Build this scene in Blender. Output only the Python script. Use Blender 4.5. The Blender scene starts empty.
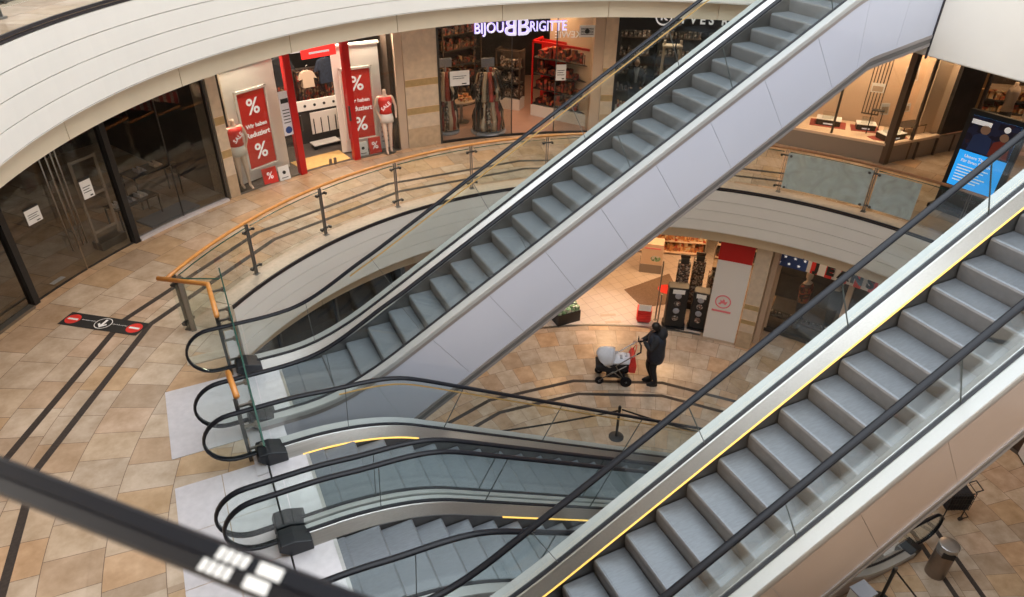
import bpy, math, random
from mathutils import Matrix, Vector
random.seed(4)
PI=math.pi; R=math.radians
sc=bpy.context.scene; COL=sc.collection
CX,CY=5.56,5.54              # centre of the round void
ZG,ZM,ZU=0.0,4.6,9.51        # ground, middle and upper floor levels

# ------------------------------------------------------------------ materials
def nt(name):
    m=bpy.data.materials.new(name); m.use_nodes=True; n=m.node_tree; n.nodes.clear()
    o=n.nodes.new('ShaderNodeOutputMaterial'); return m,n,o
def mat(name,col,rough=.5,metal=0,noise=0,nscale=8,bump=0,coat=0,emit=None,es=0,stretch=None,spec=.5):
    m,n,o=nt(name); b=n.nodes.new('ShaderNodeBsdfPrincipled'); n.links.new(b.outputs[0],o.inputs[0])
    b.inputs['Base Color'].default_value=(*col,1); b.inputs['Roughness'].default_value=rough
    b.inputs['Metallic'].default_value=metal; b.inputs['Coat Weight'].default_value=coat
    b.inputs['Specular IOR Level'].default_value=spec
    if emit: b.inputs['Emission Color'].default_value=(*emit,1); b.inputs['Emission Strength'].default_value=es
    if noise or bump:
        tc=n.nodes.new('ShaderNodeNewGeometry'); mp=n.nodes.new('ShaderNodeMapping')
        n.links.new(tc.outputs['Position'],mp.inputs['Vector'])
        if stretch: mp.inputs['Scale'].default_value=stretch
        t=n.nodes.new('ShaderNodeTexNoise'); t.inputs['Scale'].default_value=nscale; t.inputs['Detail'].default_value=5
        n.links.new(mp.outputs[0],t.inputs['Vector'])
        if noise:
            r=n.nodes.new('ShaderNodeValToRGB'); k=noise
            r.color_ramp.elements[0].position=.3; r.color_ramp.elements[1].position=.7
            r.color_ramp.elements[0].color=(*[max(0,c*(1-k)) for c in col],1)
            r.color_ramp.elements[1].color=(*[min(1,c*(1+k)) for c in col],1)
            n.links.new(t.outputs[0],r.inputs[0]); n.links.new(r.outputs[0],b.inputs['Base Color'])
        if bump:
            bp=n.nodes.new('ShaderNodeBump'); bp.inputs['Strength'].default_value=bump; bp.inputs['Distance'].default_value=.01
            n.links.new(t.outputs[0],bp.inputs['Height']); n.links.new(bp.outputs[0],b.inputs['Normal'])
    return m
def glassmat(name,tint,ior=1.45,rough=0.0,film=None,fa=.5,gl=1.0):
    m,n,o=nt(name); tr=n.nodes.new('ShaderNodeBsdfTransparent'); tr.inputs[0].default_value=(*tint,1)
    g=n.nodes.new('ShaderNodeBsdfGlossy'); g.inputs['Roughness'].default_value=rough; g.inputs[0].default_value=(gl,gl,gl,1)
    lw=n.nodes.new('ShaderNodeLayerWeight'); lw.inputs['Blend'].default_value=.5
    pw=n.nodes.new('ShaderNodeMath'); pw.operation='POWER'; pw.inputs[1].default_value=4.5; n.links.new(lw.outputs['Facing'],pw.inputs[0])
    f=n.nodes.new('ShaderNodeMapRange'); f.inputs[3].default_value=((ior-1)/(ior+1))**2; f.inputs[4].default_value=1; n.links.new(pw.outputs[0],f.inputs[0])
    mx=n.nodes.new('ShaderNodeMixShader'); n.links.new(f.outputs[0],mx.inputs[0]); n.links.new(tr.outputs[0],mx.inputs[1]); n.links.new(g.outputs[0],mx.inputs[2])
    last=mx
    if film:
        d=n.nodes.new('ShaderNodeBsdfDiffuse'); d.inputs[0].default_value=(*film,1)
        t=n.nodes.new('ShaderNodeTexNoise'); t.inputs['Scale'].default_value=2.6; t.inputs['Detail'].default_value=6; t.inputs['Distortion'].default_value=1.5
        tc=n.nodes.new('ShaderNodeNewGeometry'); n.links.new(tc.outputs['Position'],t.inputs['Vector'])
        mr=n.nodes.new('ShaderNodeMapRange'); mr.inputs[1].default_value=.3; mr.inputs[2].default_value=.7; mr.inputs[3].default_value=fa-.2; mr.inputs[4].default_value=fa+.2
        n.links.new(t.outputs[0],mr.inputs[0])
        m2=n.nodes.new('ShaderNodeMixShader'); n.links.new(mr.outputs[0],m2.inputs[0]); n.links.new(mx.outputs[0],m2.inputs[1]); n.links.new(d.outputs[0],m2.inputs[2]); last=m2
    n.links.new(last.outputs[0],o.inputs[0]); return m
def tilemat(name,cols,tw,th,mortar,rough=.28,polar=True,msize=.012,offset=.5,veins=.12,coat=0.0):
    """stone slabs laid in rings round the void (or square): colour per slab"""
    m,n,o=nt(name); L=n.links.new; N=n.nodes.new
    b=N('ShaderNodeBsdfPrincipled'); L(b.outputs[0],o.inputs[0])
    g=N('ShaderNodeNewGeometry')
    if polar:
        s=N('ShaderNodeVectorMath'); s.operation='SUBTRACT'; s.inputs[1].default_value=(CX,CY,0); L(g.outputs['Position'],s.inputs[0])
        x=N('ShaderNodeSeparateXYZ'); L(s.outputs[0],x.inputs[0])
        at=N('ShaderNodeMath'); at.operation='ARCTAN2'; L(x.outputs[1],at.inputs[0]); L(x.outputs[0],at.inputs[1])
        ml=N('ShaderNodeMath'); ml.operation='MULTIPLY'; ml.inputs[1].default_value=9.0; L(at.outputs[0],ml.inputs[0])
        c=N('ShaderNodeCombineXYZ'); L(x.outputs[0],c.inputs[0]); L(x.outputs[1],c.inputs[1])
        le=N('ShaderNodeVectorMath'); le.operation='LENGTH'; L(c.outputs[0],le.inputs[0])
        cc=N('ShaderNodeCombineXYZ'); L(ml.outputs[0],cc.inputs[0]); L(le.outputs['Value'],cc.inputs[1]); src=cc.outputs[0]
    else: src=g.outputs['Position']
    br=N('ShaderNodeTexBrick'); L(src,br.inputs['Vector']); br.offset=offset
    br.inputs['Color1'].default_value=(0,0,0,1); br.inputs['Color2'].default_value=(1,1,1,1)
    br.inputs['Scale'].default_value=1; br.inputs['Mortar Size'].default_value=msize*.5; br.inputs['Mortar Smooth'].default_value=.1
    br.inputs['Brick Width'].default_value=tw; br.inputs['Row Height'].default_value=th; br.inputs['Mortar'].default_value=(.5,.5,.5,1)
    ramp=N('ShaderNodeValToRGB'); ramp.color_ramp.interpolation='CONSTANT' if len(cols)>3 else 'LINEAR'
    e=ramp.color_ramp.elements
    e[0].color=(*cols[0],1); e[0].position=0
    e[1].color=(*cols[1],1); e[1].position=1/len(cols)
    for i,cl in enumerate(cols[2:]): q=e.new((i+2)/len(cols)); q.color=(*cl,1)
    L(br.outputs['Color'],ramp.inputs[0])
    nz=N('ShaderNodeTexNoise'); nz.inputs['Scale'].default_value=3.2; nz.inputs['Detail'].default_value=8; nz.inputs['Roughness'].default_value=.65; L(g.outputs['Position'],nz.inputs['Vector'])
    r2=N('ShaderNodeValToRGB'); r2.color_ramp.elements[0].position=.32; r2.color_ramp.elements[1].position=.68
    r2.color_ramp.elements[0].color=(1-veins*2.2,1-veins*2.5,1-veins*3,1); r2.color_ramp.elements[1].color=(1,1,1,1); L(nz.outputs[0],r2.inputs[0])
    mu=N('ShaderNodeMixRGB'); mu.blend_type='MULTIPLY'; mu.inputs[0].default_value=1; L(ramp.outputs[0],mu.inputs[1]); L(r2.outputs[0],mu.inputs[2])
    mo=N('ShaderNodeMixRGB'); L(br.outputs['Fac'],mo.inputs[0]); L(mu.outputs[0],mo.inputs[1]); mo.inputs[2].default_value=(*mortar,1)
    L(mo.outputs[0],b.inputs['Base Color']); b.inputs['Roughness'].default_value=rough; b.inputs['Coat Weight'].default_value=coat
    return m
def goodsmat(name,cols,scale=18,rough=.5,z=1.0):
    m,n,o=nt(name); L=n.links.new; N=n.nodes.new
    b=N('ShaderNodeBsdfPrincipled'); L(b.outputs[0],o.inputs[0]); b.inputs['Roughness'].default_value=rough
    g=N('ShaderNodeNewGeometry'); v=N('ShaderNodeTexVoronoi'); v.inputs['Scale'].default_value=scale
    mp=N('ShaderNodeMapping'); mp.inputs['Scale'].default_value=(1,1,z); L(g.outputs['Position'],mp.inputs[0]); L(mp.outputs[0],v.inputs['Vector'])
    sx=N('ShaderNodeSeparateColor'); L(v.outputs['Color'],sx.inputs[0])
    r=N('ShaderNodeValToRGB'); r.color_ramp.interpolation='CONSTANT'; e=r.color_ramp.elements
    e[0].color=(*cols[0],1); e[1].color=(*cols[1],1); e[1].position=1/len(cols)
    for i,cl in enumerate(cols[2:]): q=e.new((i+2)/len(cols)); q.color=(*cl,1)
    L(sx.outputs[0],r.inputs[0]); L(r.outputs[0],b.inputs['Base Color']); return m

TAN=[(.54,.39,.27),(.62,.46,.34),(.58,.41,.26),(.65,.52,.40),(.50,.38,.28),(.61,.49,.38),(.64,.43,.27),(.57,.46,.36),(.62,.48,.35)]
M=dict(
 stone=tilemat('stone_slab_rings',TAN,.56,.62,(.20,.14,.10),rough=.2,msize=.009,offset=.3,veins=.14,coat=.15),
 stone_pl=tilemat('stone_slabs_ground',TAN,.62,.62,(.20,.14,.10),rough=.24,msize=.010,offset=.3,veins=.14),
 whitetile=tilemat('pale_square_tiles',[(.62,.52,.45),(.66,.56,.49),(.64,.54,.46)],.3,.3,(.40,.32,.27),polar=False,offset=0,veins=.03,rough=.3),
 band=mat('dark_stone_band',(.04,.03,.026),.6,noise=.3,nscale=30),
 plate=mat('pale_landing_plate',(.70,.67,.69),.35,.25,noise=.06,nscale=12),
 plateseam=mat('dark_seam',(.08,.08,.08),.6),
 cream=mat('cream_lacquered_panel',(.74,.69,.62),.4,noise=.015,nscale=2),
 tanjoint=mat('tan_joint',(.80,.56,.36),.7),
 soffit=mat('beige_band',(.70,.58,.42),.5,noise=.03,nscale=2),
 ceil=mat('pale_ceiling',(.7,.66,.58),.7),
 edge=mat('dark_bronze_edge',(.05,.045,.05),.4,.5),
 kerb=mat('pale_stone_kerb',(.48,.39,.29),.4,noise=.1,nscale=14),
 silver=mat('brushed_steel',(.52,.51,.50),.36,.92,noise=.09,nscale=6,stretch=(.3,30,30)),
 silver2=mat('brushed_steel_cover',(.50,.505,.50),.5,.4,noise=.04,nscale=6,stretch=(.3,30,30)),
 rubber=mat('black_rubber',(.006,.007,.011),.36,spec=.28),
 gasket=mat('black_gasket',(.012,.012,.018),.5),
 skirt=mat('dark_skirt_metal',(.16,.15,.145),.35,.7,noise=.15,nscale=5),
 step=mat('grooved_step_metal',(.165,.18,.20),.42,.35,noise=.10,nscale=5,stretch=(2.5,14,2)),
 riser=mat('step_riser_metal',(.20,.195,.20),.5,.3,noise=.08,nscale=10),
 panel=mat('pale_enamel_panel',(.54,.56,.65),.28,0,noise=.012,nscale=1.2,coat=.3),
 panel_shaded=mat('shaded_enamel_panel',(.50,.40,.345),.22,.1,noise=.03,nscale=1.2,coat=.4),  # same enamel; taupe tint paints in weaker light and floor reflection
 trimm=mat('bronze_grey_profile',(.34,.31,.30),.35,.35),
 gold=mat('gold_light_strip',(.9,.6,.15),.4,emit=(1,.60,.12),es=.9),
 goldglow=mat('gold_glow_paint',(.80,.52,.20),.35,.5),  # gold colour stands in for a line of light under the handrails
 box=mat('dark_plastic_newel',(.018,.02,.025),.35,spec=.4),
 glass=glassmat('clear_greenish_glass',(.94,.972,.965),1.46),
 shopglass=glassmat('shop_window_glass',(.86,.88,.87),1.42),
 dimglass=glassmat('tinted_shop_glass',(.74,.75,.75),1.5,gl=.9),
 film=glassmat('frosted_film_on_glass',(.85,.92,.90),1.5,.05,film=(.52,.60,.60),fa=.60),
 gedge=mat('green_glass_edge',(.03,.09,.07),.2),
 gjoint=mat('grey_glass_joint',(.10,.12,.12),.4),
 wood=mat('orange_wood',(.62,.25,.055),.35,noise=.15,nscale=9,stretch=(1,1,4),coat=.2),
 wooddark=mat('brown_wood',(.33,.15,.06),.35,noise=.15,nscale=9),
 postm=mat('grey_post_steel',(.17,.165,.15),.4,.4),
 binm=mat('brown_brushed_steel',(.26,.20,.16),.35,.7,noise=.06,nscale=6),
 midsteel=mat('mid_grey_profile',(.17,.16,.155),.4,.3),
 steel=mat('dull_steel',(.30,.28,.25),.35,.9),
 darksteel=mat('dark_steel',(.10,.095,.09),.35,.8),
 black=mat('black_paint',(.012,.012,.013),.4),
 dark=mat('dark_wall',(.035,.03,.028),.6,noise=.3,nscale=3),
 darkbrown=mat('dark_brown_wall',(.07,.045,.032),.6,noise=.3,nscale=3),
 darkfloor=mat('dark_shop_floor',(.10,.085,.075),.4,noise=.2,nscale=6),
 pinkfloor=mat('rosy_shop_floor',(.44,.27,.21),.35,noise=.06,nscale=3),
 pillar=mat('beige_limestone',(.62,.50,.37),.5,noise=.1,nscale=7),
 pbase=mat('tan_stone_base',(.50,.37,.24),.5,noise=.12,nscale=8),
 pband=mat('ochre_stone_stripe',(.42,.29,.13),.5,noise=.12,nscale=9),
 jamb=mat('beige_jamb',(.55,.42,.31),.5),
 white=mat('matt_white',(.80,.76,.71),.5),
 paper=mat('white_paper',(.82,.82,.80),.6),
 ink=mat('dark_ink',(.02,.02,.02),.6),
 red=mat('signal_red',(.72,.045,.035),.4),
 redframe=mat('red_door_frame',(.50,.012,.012),.3),
 redlit=mat('lit_red_sign',(.8,.03,.03),.4,emit=(1,.04,.03),es=1.0),
 litwhite=mat('white_lit_letters',(.9,.9,1),.4,emit=(.80,.78,1),es=.75),
 litglow=mat('violet_letter_glow',(.4,.3,1),.4,emit=(.25,.16,1),es=.45),
 letter=mat('white_letters',(.85,.84,.82),.5,emit=(1,1,1),es=.35),
 skin=mat('skin',(.52,.33,.24),.5),
 mann=mat('pale_mannequin',(.78,.60,.48),.4),
 cloth=mat('black_winter_cloth',(.016,.017,.022),.75,noise=.3,nscale=20),
 cloth2=mat('navy_quilted_cloth',(.018,.026,.045),.6,noise=.3,nscale=20),
 hair=mat('black_hair',(.012,.009,.008),.45),
 cw=mat('white_fabric',(.72,.73,.78),.8,noise=.05,nscale=30),
 cgrey=mat('grey_fabric',(.35,.36,.40),.8),
 creamshop=mat('peach_cream_wall',(.78,.60,.44),.5,noise=.02,nscale=2),
 creamgrey=mat('taupe_plinth',(.30,.25,.21),.45),
 bronze=mat('bronze_mullion',(.13,.10,.08),.35,.6),
 redmat=mat('red_display_mat',(.34,.06,.045),.7),
 tray=mat('black_tray',(.02,.018,.018),.4),
 brownmat=mat('brown_doormat',(.20,.13,.09),.9,noise=.2,nscale=25),
 goods=goodsmat('mixed_goods',[(.03,.02,.02),(.16,.08,.05),(.30,.05,.03),(.05,.04,.04),(.35,.22,.12),(.10,.06,.05)],16),
 goods2=goodsmat('small_packets',[(.03,.03,.03),(.30,.26,.22),(.10,.07,.05),(.50,.42,.35),(.06,.05,.05),(.20,.10,.07)],24),
 goodsred=goodsmat('red_and_gold_goods',[(.22,.03,.02),(.06,.02,.015),(.35,.12,.04),(.10,.04,.03),(.45,.06,.04),(.04,.02,.02)],14),
 goodswarm=goodsmat('warm_boxed_goods',[(.6,.28,.10),(.75,.45,.2),(.5,.10,.05),(.35,.16,.08),(.7,.6,.4)],12),
 green=goodsmat('green_packets',[(.25,.45,.25),(.55,.62,.5),(.12,.28,.12),(.65,.65,.6)],14),
 accessory=goodsmat('draped_scarves',[(.03,.02,.02),(.45,.32,.2),(.20,.03,.03),(.06,.05,.05),(.6,.5,.4),(.02,.02,.02)],11,z=.15),
 yellowcard=mat('kraft_card',(.55,.36,.17),.6),
 screen=mat('blue_screen',(.02,.2,.5),.3,emit=(.02,.32,.80),es=1.0),
 screend=goodsmat('screen_picture',[(.01,.01,.05),(.02,.03,.12),(.05,.02,.05),(.01,.02,.09),(.02,.02,.06)],9),
 orangemat=mat('ochre_entrance_mat',(.60,.38,.14),.7,noise=.1,nscale=12),
 pink=mat('pink_print',(.85,.22,.25),.5),
 blueprint=mat('blue_print',(.03,.07,.25),.5),
 grey=mat('grey_paint',(.25,.25,.26),.5),
 lampm=mat('lamp_face',(1,.9,.75),.5,emit=(1,.72,.42),es=6),
)

# ------------------------------------------------------------------ mesh helper
class MB:
    def __init__(s,m=None): s.v=[]; s.f=[]; s.m=m
    def add(s,vs,fs,m=None):
        o=len(s.v)
        for p in vs:
            p=Vector(p)
            if m is not None: p=m@p
            if s.m is not None: p=s.m@p
            s.v.append(p)
        s.f+= [tuple(i+o for i in f) for f in fs]; return s
    def hexa(s,p,m=None): # bottom 4 ccw, top 4
        return s.add(p,[(3,2,1,0),(4,5,6,7),(0,1,5,4),(1,2,6,5),(2,3,7,6),(3,0,4,7)],m)
    def box(s,x0,x1,y0,y1,z0,z1,m=None,ch=0):
        if ch<=0: return s.hexa([(x0,y0,z0),(x1,y0,z0),(x1,y1,z0),(x0,y1,z0),(x0,y0,z1),(x1,y0,z1),(x1,y1,z1),(x0,y1,z1)],m)
        P=[(x0+ch,y0),(x1-ch,y0),(x1,y0+ch),(x1,y1-ch),(x1-ch,y1),(x0+ch,y1),(x0,y1-ch),(x0,y0+ch)]
        return s.prism(P,z0,z1,m)
    def prism(s,P,z0,z1,m=None):
        n=len(P); vs=[(x,y,z0) for x,y in P]+[(x,y,z1) for x,y in P]
        return s.add(vs,[tuple(range(n-1,-1,-1)),tuple(range(n,2*n))]+[(i,(i+1)%n,n+(i+1)%n,n+i) for i in range(n)],m)
    def loft(s,rings,cap=True,closed=True,m=None):
        n=len(rings[0]); vs=[p for r in rings for p in r]; fs=[]
        for k in range(len(rings)-1):
            for i in range(n if closed else n-1):
                j=(i+1)%n; fs.append((k*n+i,k*n+j,(k+1)*n+j,(k+1)*n+i))
        if cap and closed: fs+= [tuple(range(n-1,-1,-1)),tuple((len(rings)-1)*n+i for i in range(n))]
        return s.add(vs,fs,m)
    def lathe(s,prof,c=(0,0,0),n=20,sx=1,sy=1,m=None):
        return s.loft([[(c[0]+r*sx*math.cos(2*PI*i/n),c[1]+r*sy*math.sin(2*PI*i/n),c[2]+z) for i in range(n)] for r,z in prof],m=m)
    def tube(s,pts,r,n=8,m=None):
        pts=[Vector(p) for p in pts]; rs=r if isinstance(r,(list,tuple)) else [r]*len(pts)
        t0=(pts[1]-pts[0]).normalized(); a=Vector((0,0,1)) if abs(t0.z)<.9 else Vector((1,0,0)); u=t0.cross(a).normalized(); rings=[]
        for i,p in enumerate(pts):
            t=((pts[min(i+1,len(pts)-1)]-pts[max(i-1,0)])).normalized(); u=(u-t*u.dot(t)).normalized(); w=t.cross(u)
            rings.append([p+(u*math.cos(2*PI*k/n)+w*math.sin(2*PI*k/n))*rs[i] for k in range(n)])
        return s.loft(rings,m=m)
    def ring(s,a0,a1,r0,r1,z0,z1,step=2.0):
        k=max(1,int(abs(a1-a0)/step+.5)); rings=[]
        for i in range(k+1):
            a=R(a0+(a1-a0)*i/k); c,q=math.cos(a),math.sin(a)
            rings.append([(CX+r0*c,CY+r0*q,z0),(CX+r1*c,CY+r1*q,z0),(CX+r1*c,CY+r1*q,z1),(CX+r0*c,CY+r0*q,z1)])
        return s.loft(rings,cap=abs(abs(a1-a0)-360)>.01)
    def build(s,name,material,parent=None,smooth=False,bevel=0,kind=None):
        me=bpy.data.meshes.new(name)
        if parent is not None:
            inv=parent.matrix_basis.inverted() if parent.parent is None else (parent.parent.matrix_basis@parent.matrix_basis).inverted()
            off=Matrix.Identity(4); vs=[inv@v for v in s.v]
        else:
            xs=[v.x for v in s.v]; ys=[v.y for v in s.v]; zs=[v.z for v in s.v]
            c=Vector(((min(xs)+max(xs))/2,(min(ys)+max(ys))/2,min(zs))); vs=[v-c for v in s.v]
        me.from_pydata([tuple(v) for v in vs],[],s.f)
        me.materials.append(M[material] if isinstance(material,str) else material)
        import bmesh
        bm=bmesh.new(); bm.from_mesh(me); bmesh.ops.recalc_face_normals(bm,faces=bm.faces); bm.to_mesh(me); bm.free()
        if smooth:
            for p in me.polygons: p.use_smooth=True
        o=bpy.data.objects.new(name,me); COL.objects.link(o)
        if parent is not None: o.parent=parent
        else: o.location=c
        if bevel:
            b=o.modifiers.new('bevel','BEVEL'); b.width=bevel; b.segments=2; b.limit_method='ANGLE'
        if smooth=='auto':
            try:
                for p in me.polygons: p.use_smooth=True
                me.set_sharp_from_angle(angle=R(40))
            except Exception: pass
        if kind: o['kind']=kind
        return o
def tag(o,label,cat,group=None):
    o['label']=label; o['category']=cat
    if group: o['group']=group
    return o
def thing(name,label,cat,loc=(0,0,0),rz=0,group=None):
    o=bpy.data.objects.new(name,None); COL.objects.link(o); o.location=loc; o.rotation_euler=(0,0,rz); o.empty_display_size=.1
    o.matrix_basis=Matrix.Translation(loc)@Matrix.Rotation(rz,4,'Z'); return tag(o,label,cat,group)
def struct_root(name,loc=(0,0,0)):
    o=bpy.data.objects.new(name,None); COL.objects.link(o); o.location=loc; o.matrix_basis=Matrix.Translation(loc); o['kind']='structure'; return o
def copy_thing(src,loc,rz,label=None):
    def rec(o,par):
        c=o.copy(); COL.objects.link(c)
        if par is not None: c.parent=par
        for ch in [x for x in bpy.data.objects if x.parent==o]: rec(ch,c)
        return c
    c=rec(src,None); c.matrix_basis=Matrix.Translation(loc)@Matrix.Rotation(rz,4,'Z')
    if label: c['label']=label
    return c
def FR(p0,p1,z):   # local frame: x from p0 to p1, y up, z to the viewer's side
    X=Vector((p1[0]-p0[0],p1[1]-p0[1],0)).normalized(); Y=Vector((0,0,1)); Z=X.cross(Y)
    m=Matrix.Identity(4)
    for i in range(3): m[i][0]=X[i]; m[i][1]=Y[i]; m[i][2]=Z[i]
    m[0][3],m[1][3],m[2][3]=p0[0],p0[1],z; return m
def FA(a,r,z):     # frame on a circle round the void, looking outward
    c,q=math.cos(R(a)),math.sin(R(a)); x,y=CX+r*c,CY+r*q
    return FR((x,y),(x+q,y-c),z)
def TXT(s,size,ext,m,name,material,parent,mirror=False,font_bold=0.0,sx=1.0):
    cu=bpy.data.curves.new(name,'FONT'); cu.body=s; cu.size=size; cu.extrude=ext; cu.align_x='CENTER'; cu.align_y='CENTER'; cu.offset=font_bold; cu.resolution_u=3
    t=bpy.data.objects.new('tmp',cu); COL.objects.link(t); dg=bpy.context.evaluated_depsgraph_get(); dg.update()
    me=bpy.data.meshes.new_from_object(t.evaluated_get(dg)); COL.objects.unlink(t); bpy.data.objects.remove(t)
    b=MB(m); k=-1 if mirror else 1
    b.add([(v.co.x*k*sx,v.co.y,v.co.z) for v in me.vertices],[tuple(p.vertices) for p in me.polygons]); bpy.data.meshes.remove(me)
    return b.build(name,material,parent)
def disc(mb,x,y,r,z0,z1,n=24,sx=1,m=None):
    return mb.prism([(x+r*sx*math.cos(2*PI*i/n),y+r*math.sin(2*PI*i/n)) for i in range(n)],z0,z1,m)

# ------------------------------------------------------------------ setting: floors, fascias, ceilings
def S(name,mb,m,**k): return mb.build(name,m,None,kind='structure',**k)
def segment(mb,r,side,xc,z0,z1):  # part of the disc beyond the chord x=xc
    dx=xc-CX; a=math.degrees(math.acos(dx/r)); P=[]
    if side<0:
        for i in range(41): t=R(a+(360-2*a)*i/40); P.append((CX+r*math.cos(t),CY+r*math.sin(t)))
    else:
        for i in range(41): t=R(-a+2*a*i/40); P.append((CX+r*math.cos(t),CY+r*math.sin(t)))
    mb.prism(P,z0,z1)
RM,RU=7.58,7.62
g=MB(); g.box(-16,26,-14,26,-.3,0); S('floor',g,'stone_pl')
f=MB(); f.ring(0,360,RM,17,ZM-.3,ZM); segment(f,RM+.002,-1,0.0,ZM-.3,ZM); S('floor_middle',f,'stone')
f=MB(); f.ring(0,360,RU,17,ZU-.3,ZU); segment(f,RU+.002,1,11.05,ZU-.3,ZU); S('floor_upper',f,'stone')
def bands(z,r0,phase,a0,a1,tagn):
    b=MB()
    for rr in (r0,r0+.49):
        k=0; a=a0
        while a<a1-.1:
            n=min(a+21,a1); P=[]
            for t,q in ((a,rr),(n,rr),(n,rr+.1),(a,rr+.1)): P.append((CX+q*math.cos(R(t)),CY+q*math.sin(R(t))))
            b.prism(P,z+.001,z+.004); a=n
    return S(tagn,b,'band')
bands(ZM,8.48,0,37.5,184.5,'floor_inlay_middle'); bands(ZG,5.45,0,-31.4,157.6,'floor_inlay_ground'); bands(ZU,8.7,0,100.5,184.5,'floor_inlay_upper')
k=MB(); k.ring(20,136.5,RM-.01,RM+.36,ZM+.001,ZM+.012); S('trim_1',k,'kerb')
k=MB(); k.ring(-60,20,RM-.01,RM+.36,ZM+.001,ZM+.012); S('trim_2',k,'kerb')
def fascia(r,z,h,nb,a0,a1,idx,extra=0):
    e=MB(); e.ring(a0,a1,r-.03,r-.002,z-.02,z+.012); e.ring(a0,a1,r-.025,r-.004,z-.062,z-.035); S(f'trim_{idx}',e,'edge')
    back=MB(); back.ring(a0,a1,r+.02,r+.06,z-h,z-.03); S(f'trim_{idx+1}',back,'tanjoint')
    hh=(h-.07)/nb; p=MB()
    for i in range(nb):
        t=z-.07-hh*i; p.ring(a0,a1,r-.02,r+.03,t-hh+.009,t)
    S(f'wall_fascia_{idx}',p,'cream')
    s=MB(); s.ring(a0,a1,r-.01,r+.35,z-h-.012,z-h,2); S(f'ceiling_soffit_{idx}',s,'cream')
fascia(RM,ZM,1.11,4,-90,136.6,3); fascia(RU,ZU,1.02,4,44,316,7)
def soffitband(r,z0,z1,a0,a1,idx,every):
    b=MB(); a=a0
    while a<a1-.01:
        n=min(a+every,a1); b.ring(a+.05,n-.05,r,r+.06,z0,z1,1.5); a=n
    S(f'wall_band_{idx}',b,'soffit')
    j=MB(); j.ring(a0,a1,r+.03,r+.08,z0+.01,z1); S(f'trim_{idx}',j,'tanjoint')
soffitband(7.9,3.09,3.48,-90,175,11,17.4); soffitband(7.9,8.11,8.47,20,316,12,16.2)
c=MB(); c.ring(0,360,8.12,17,3.2,3.28,3); S('ceiling_ground',c,'ceil')
c=MB(); c.ring(0,360,8.27,17,8.05,8.12,3); S('ceiling_middle',c,'ceil')
# chord walls of the landings
w=MB(); w.box(-.03,.0,CY-5.1,CY+5.1,ZM-1.11,ZM); S('wall_landing_left',w,'cream')
w=MB(); w.box(11.02,11.08,CY-5.6,CY+5.6,8.35,ZU+1.3); S('wall_landing_right',w,'cream')
w=MB(); w.box(11.05,13.6,CY-5.5,CY+5.5,8.33,8.36); S('ceiling_landing_right',w,'ceil')
w=MB(); w.box(10.99,11.10,CY-5.6,7.4,ZU+1.3,ZU+1.33); S('trim_15',w,'edge')
w=MB(); w.box(11.0,11.02,7.47,7.50,8.3,ZU); S('trim_16',w,'edge')
# outer walls closing the storeys
def cylwall(name,r,a0,a1,z0,z1,m,t=.15): b=MB(); b.ring(a0,a1,r,r+t,z0,z1,4); return S(name,b,m)
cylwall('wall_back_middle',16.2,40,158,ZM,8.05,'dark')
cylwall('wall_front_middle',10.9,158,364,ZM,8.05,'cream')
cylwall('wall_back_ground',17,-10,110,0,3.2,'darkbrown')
cylwall('wall_front_ground',9.6,170,350,0,3.2,'cream')
cylwall('wall_upper',12.5,0,360,ZU,13.6,'cream')
c=MB(); c.ring(0,360,8.3,12.6,13.6,13.7,4); S('ceiling_upper',c,'ceil')
# skylight over the void: glazing bars and panes
w=struct_root('window_1',(CX,CY,15.2))
b=MB()
for i in range(-4,5): b.box(CX+i*2-.06,CX+i*2+.06,CY-8.6,CY+8.6,15.2,15.4); b.box(CX-8.6,CX+8.6,CY+i*2-.05,CY+i*2+.05,15.25,15.35)
b.build('glazing_bars','white',w)
b=MB(); b.ring(0,360,8.3,8.5,13.6,15.4,4); S('wall_skylight',b,'ceil')

# ------------------------------------------------------------------ escalators
def path(x,k,t):
    """k=(x1,z1,x2,z2): level z1 up to x1, straight to x2, level z2; corners eased over +-t"""
    x1,z1,x2,z2=k; s=(z2-z1)/(x2-x1)
    if x<=x1-t: return z1
    if x<x1+t: return z1+s*(x-x1+t)**2/(4*t)
    if x<=x2-t: return z1+s*(x-x1)
    if x<x2+t: return z2-s*(x2+t-x)**2/(4*t)
    return z2
def ramp(x,k,lo,hi):
    w=min(max((x-k[0]+.5)/1.2,0),1)*min(max((k[2]+.5-x)/1.2,0),1); w=w*w*(3-2*w); return lo+(hi-lo)*w
def sweepxz(mb,pts,prof):
    """pts: (x,z) polyline in a vertical plane, prof: (y,n) with n along the left normal"""
    rings=[]; n=len(pts)
    for i,(x,z) in enumerate(pts):
        a=pts[max(i-1,0)]; b=pts[min(i+1,n-1)]; dx,dz=b[0]-a[0],b[1]-a[1]; L=math.hypot(dx,dz); nx,nz=-dz/L,dx/L
        rings.append([(x+nx*v,u,z+nz*v) for u,v in prof])
    mb.loft(rings); return mb
def frange(a,b,d):
    n=max(1,int(abs(b-a)/d+.5)); return [a+(b-a)*i/n for i in range(n+1)]
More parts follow.
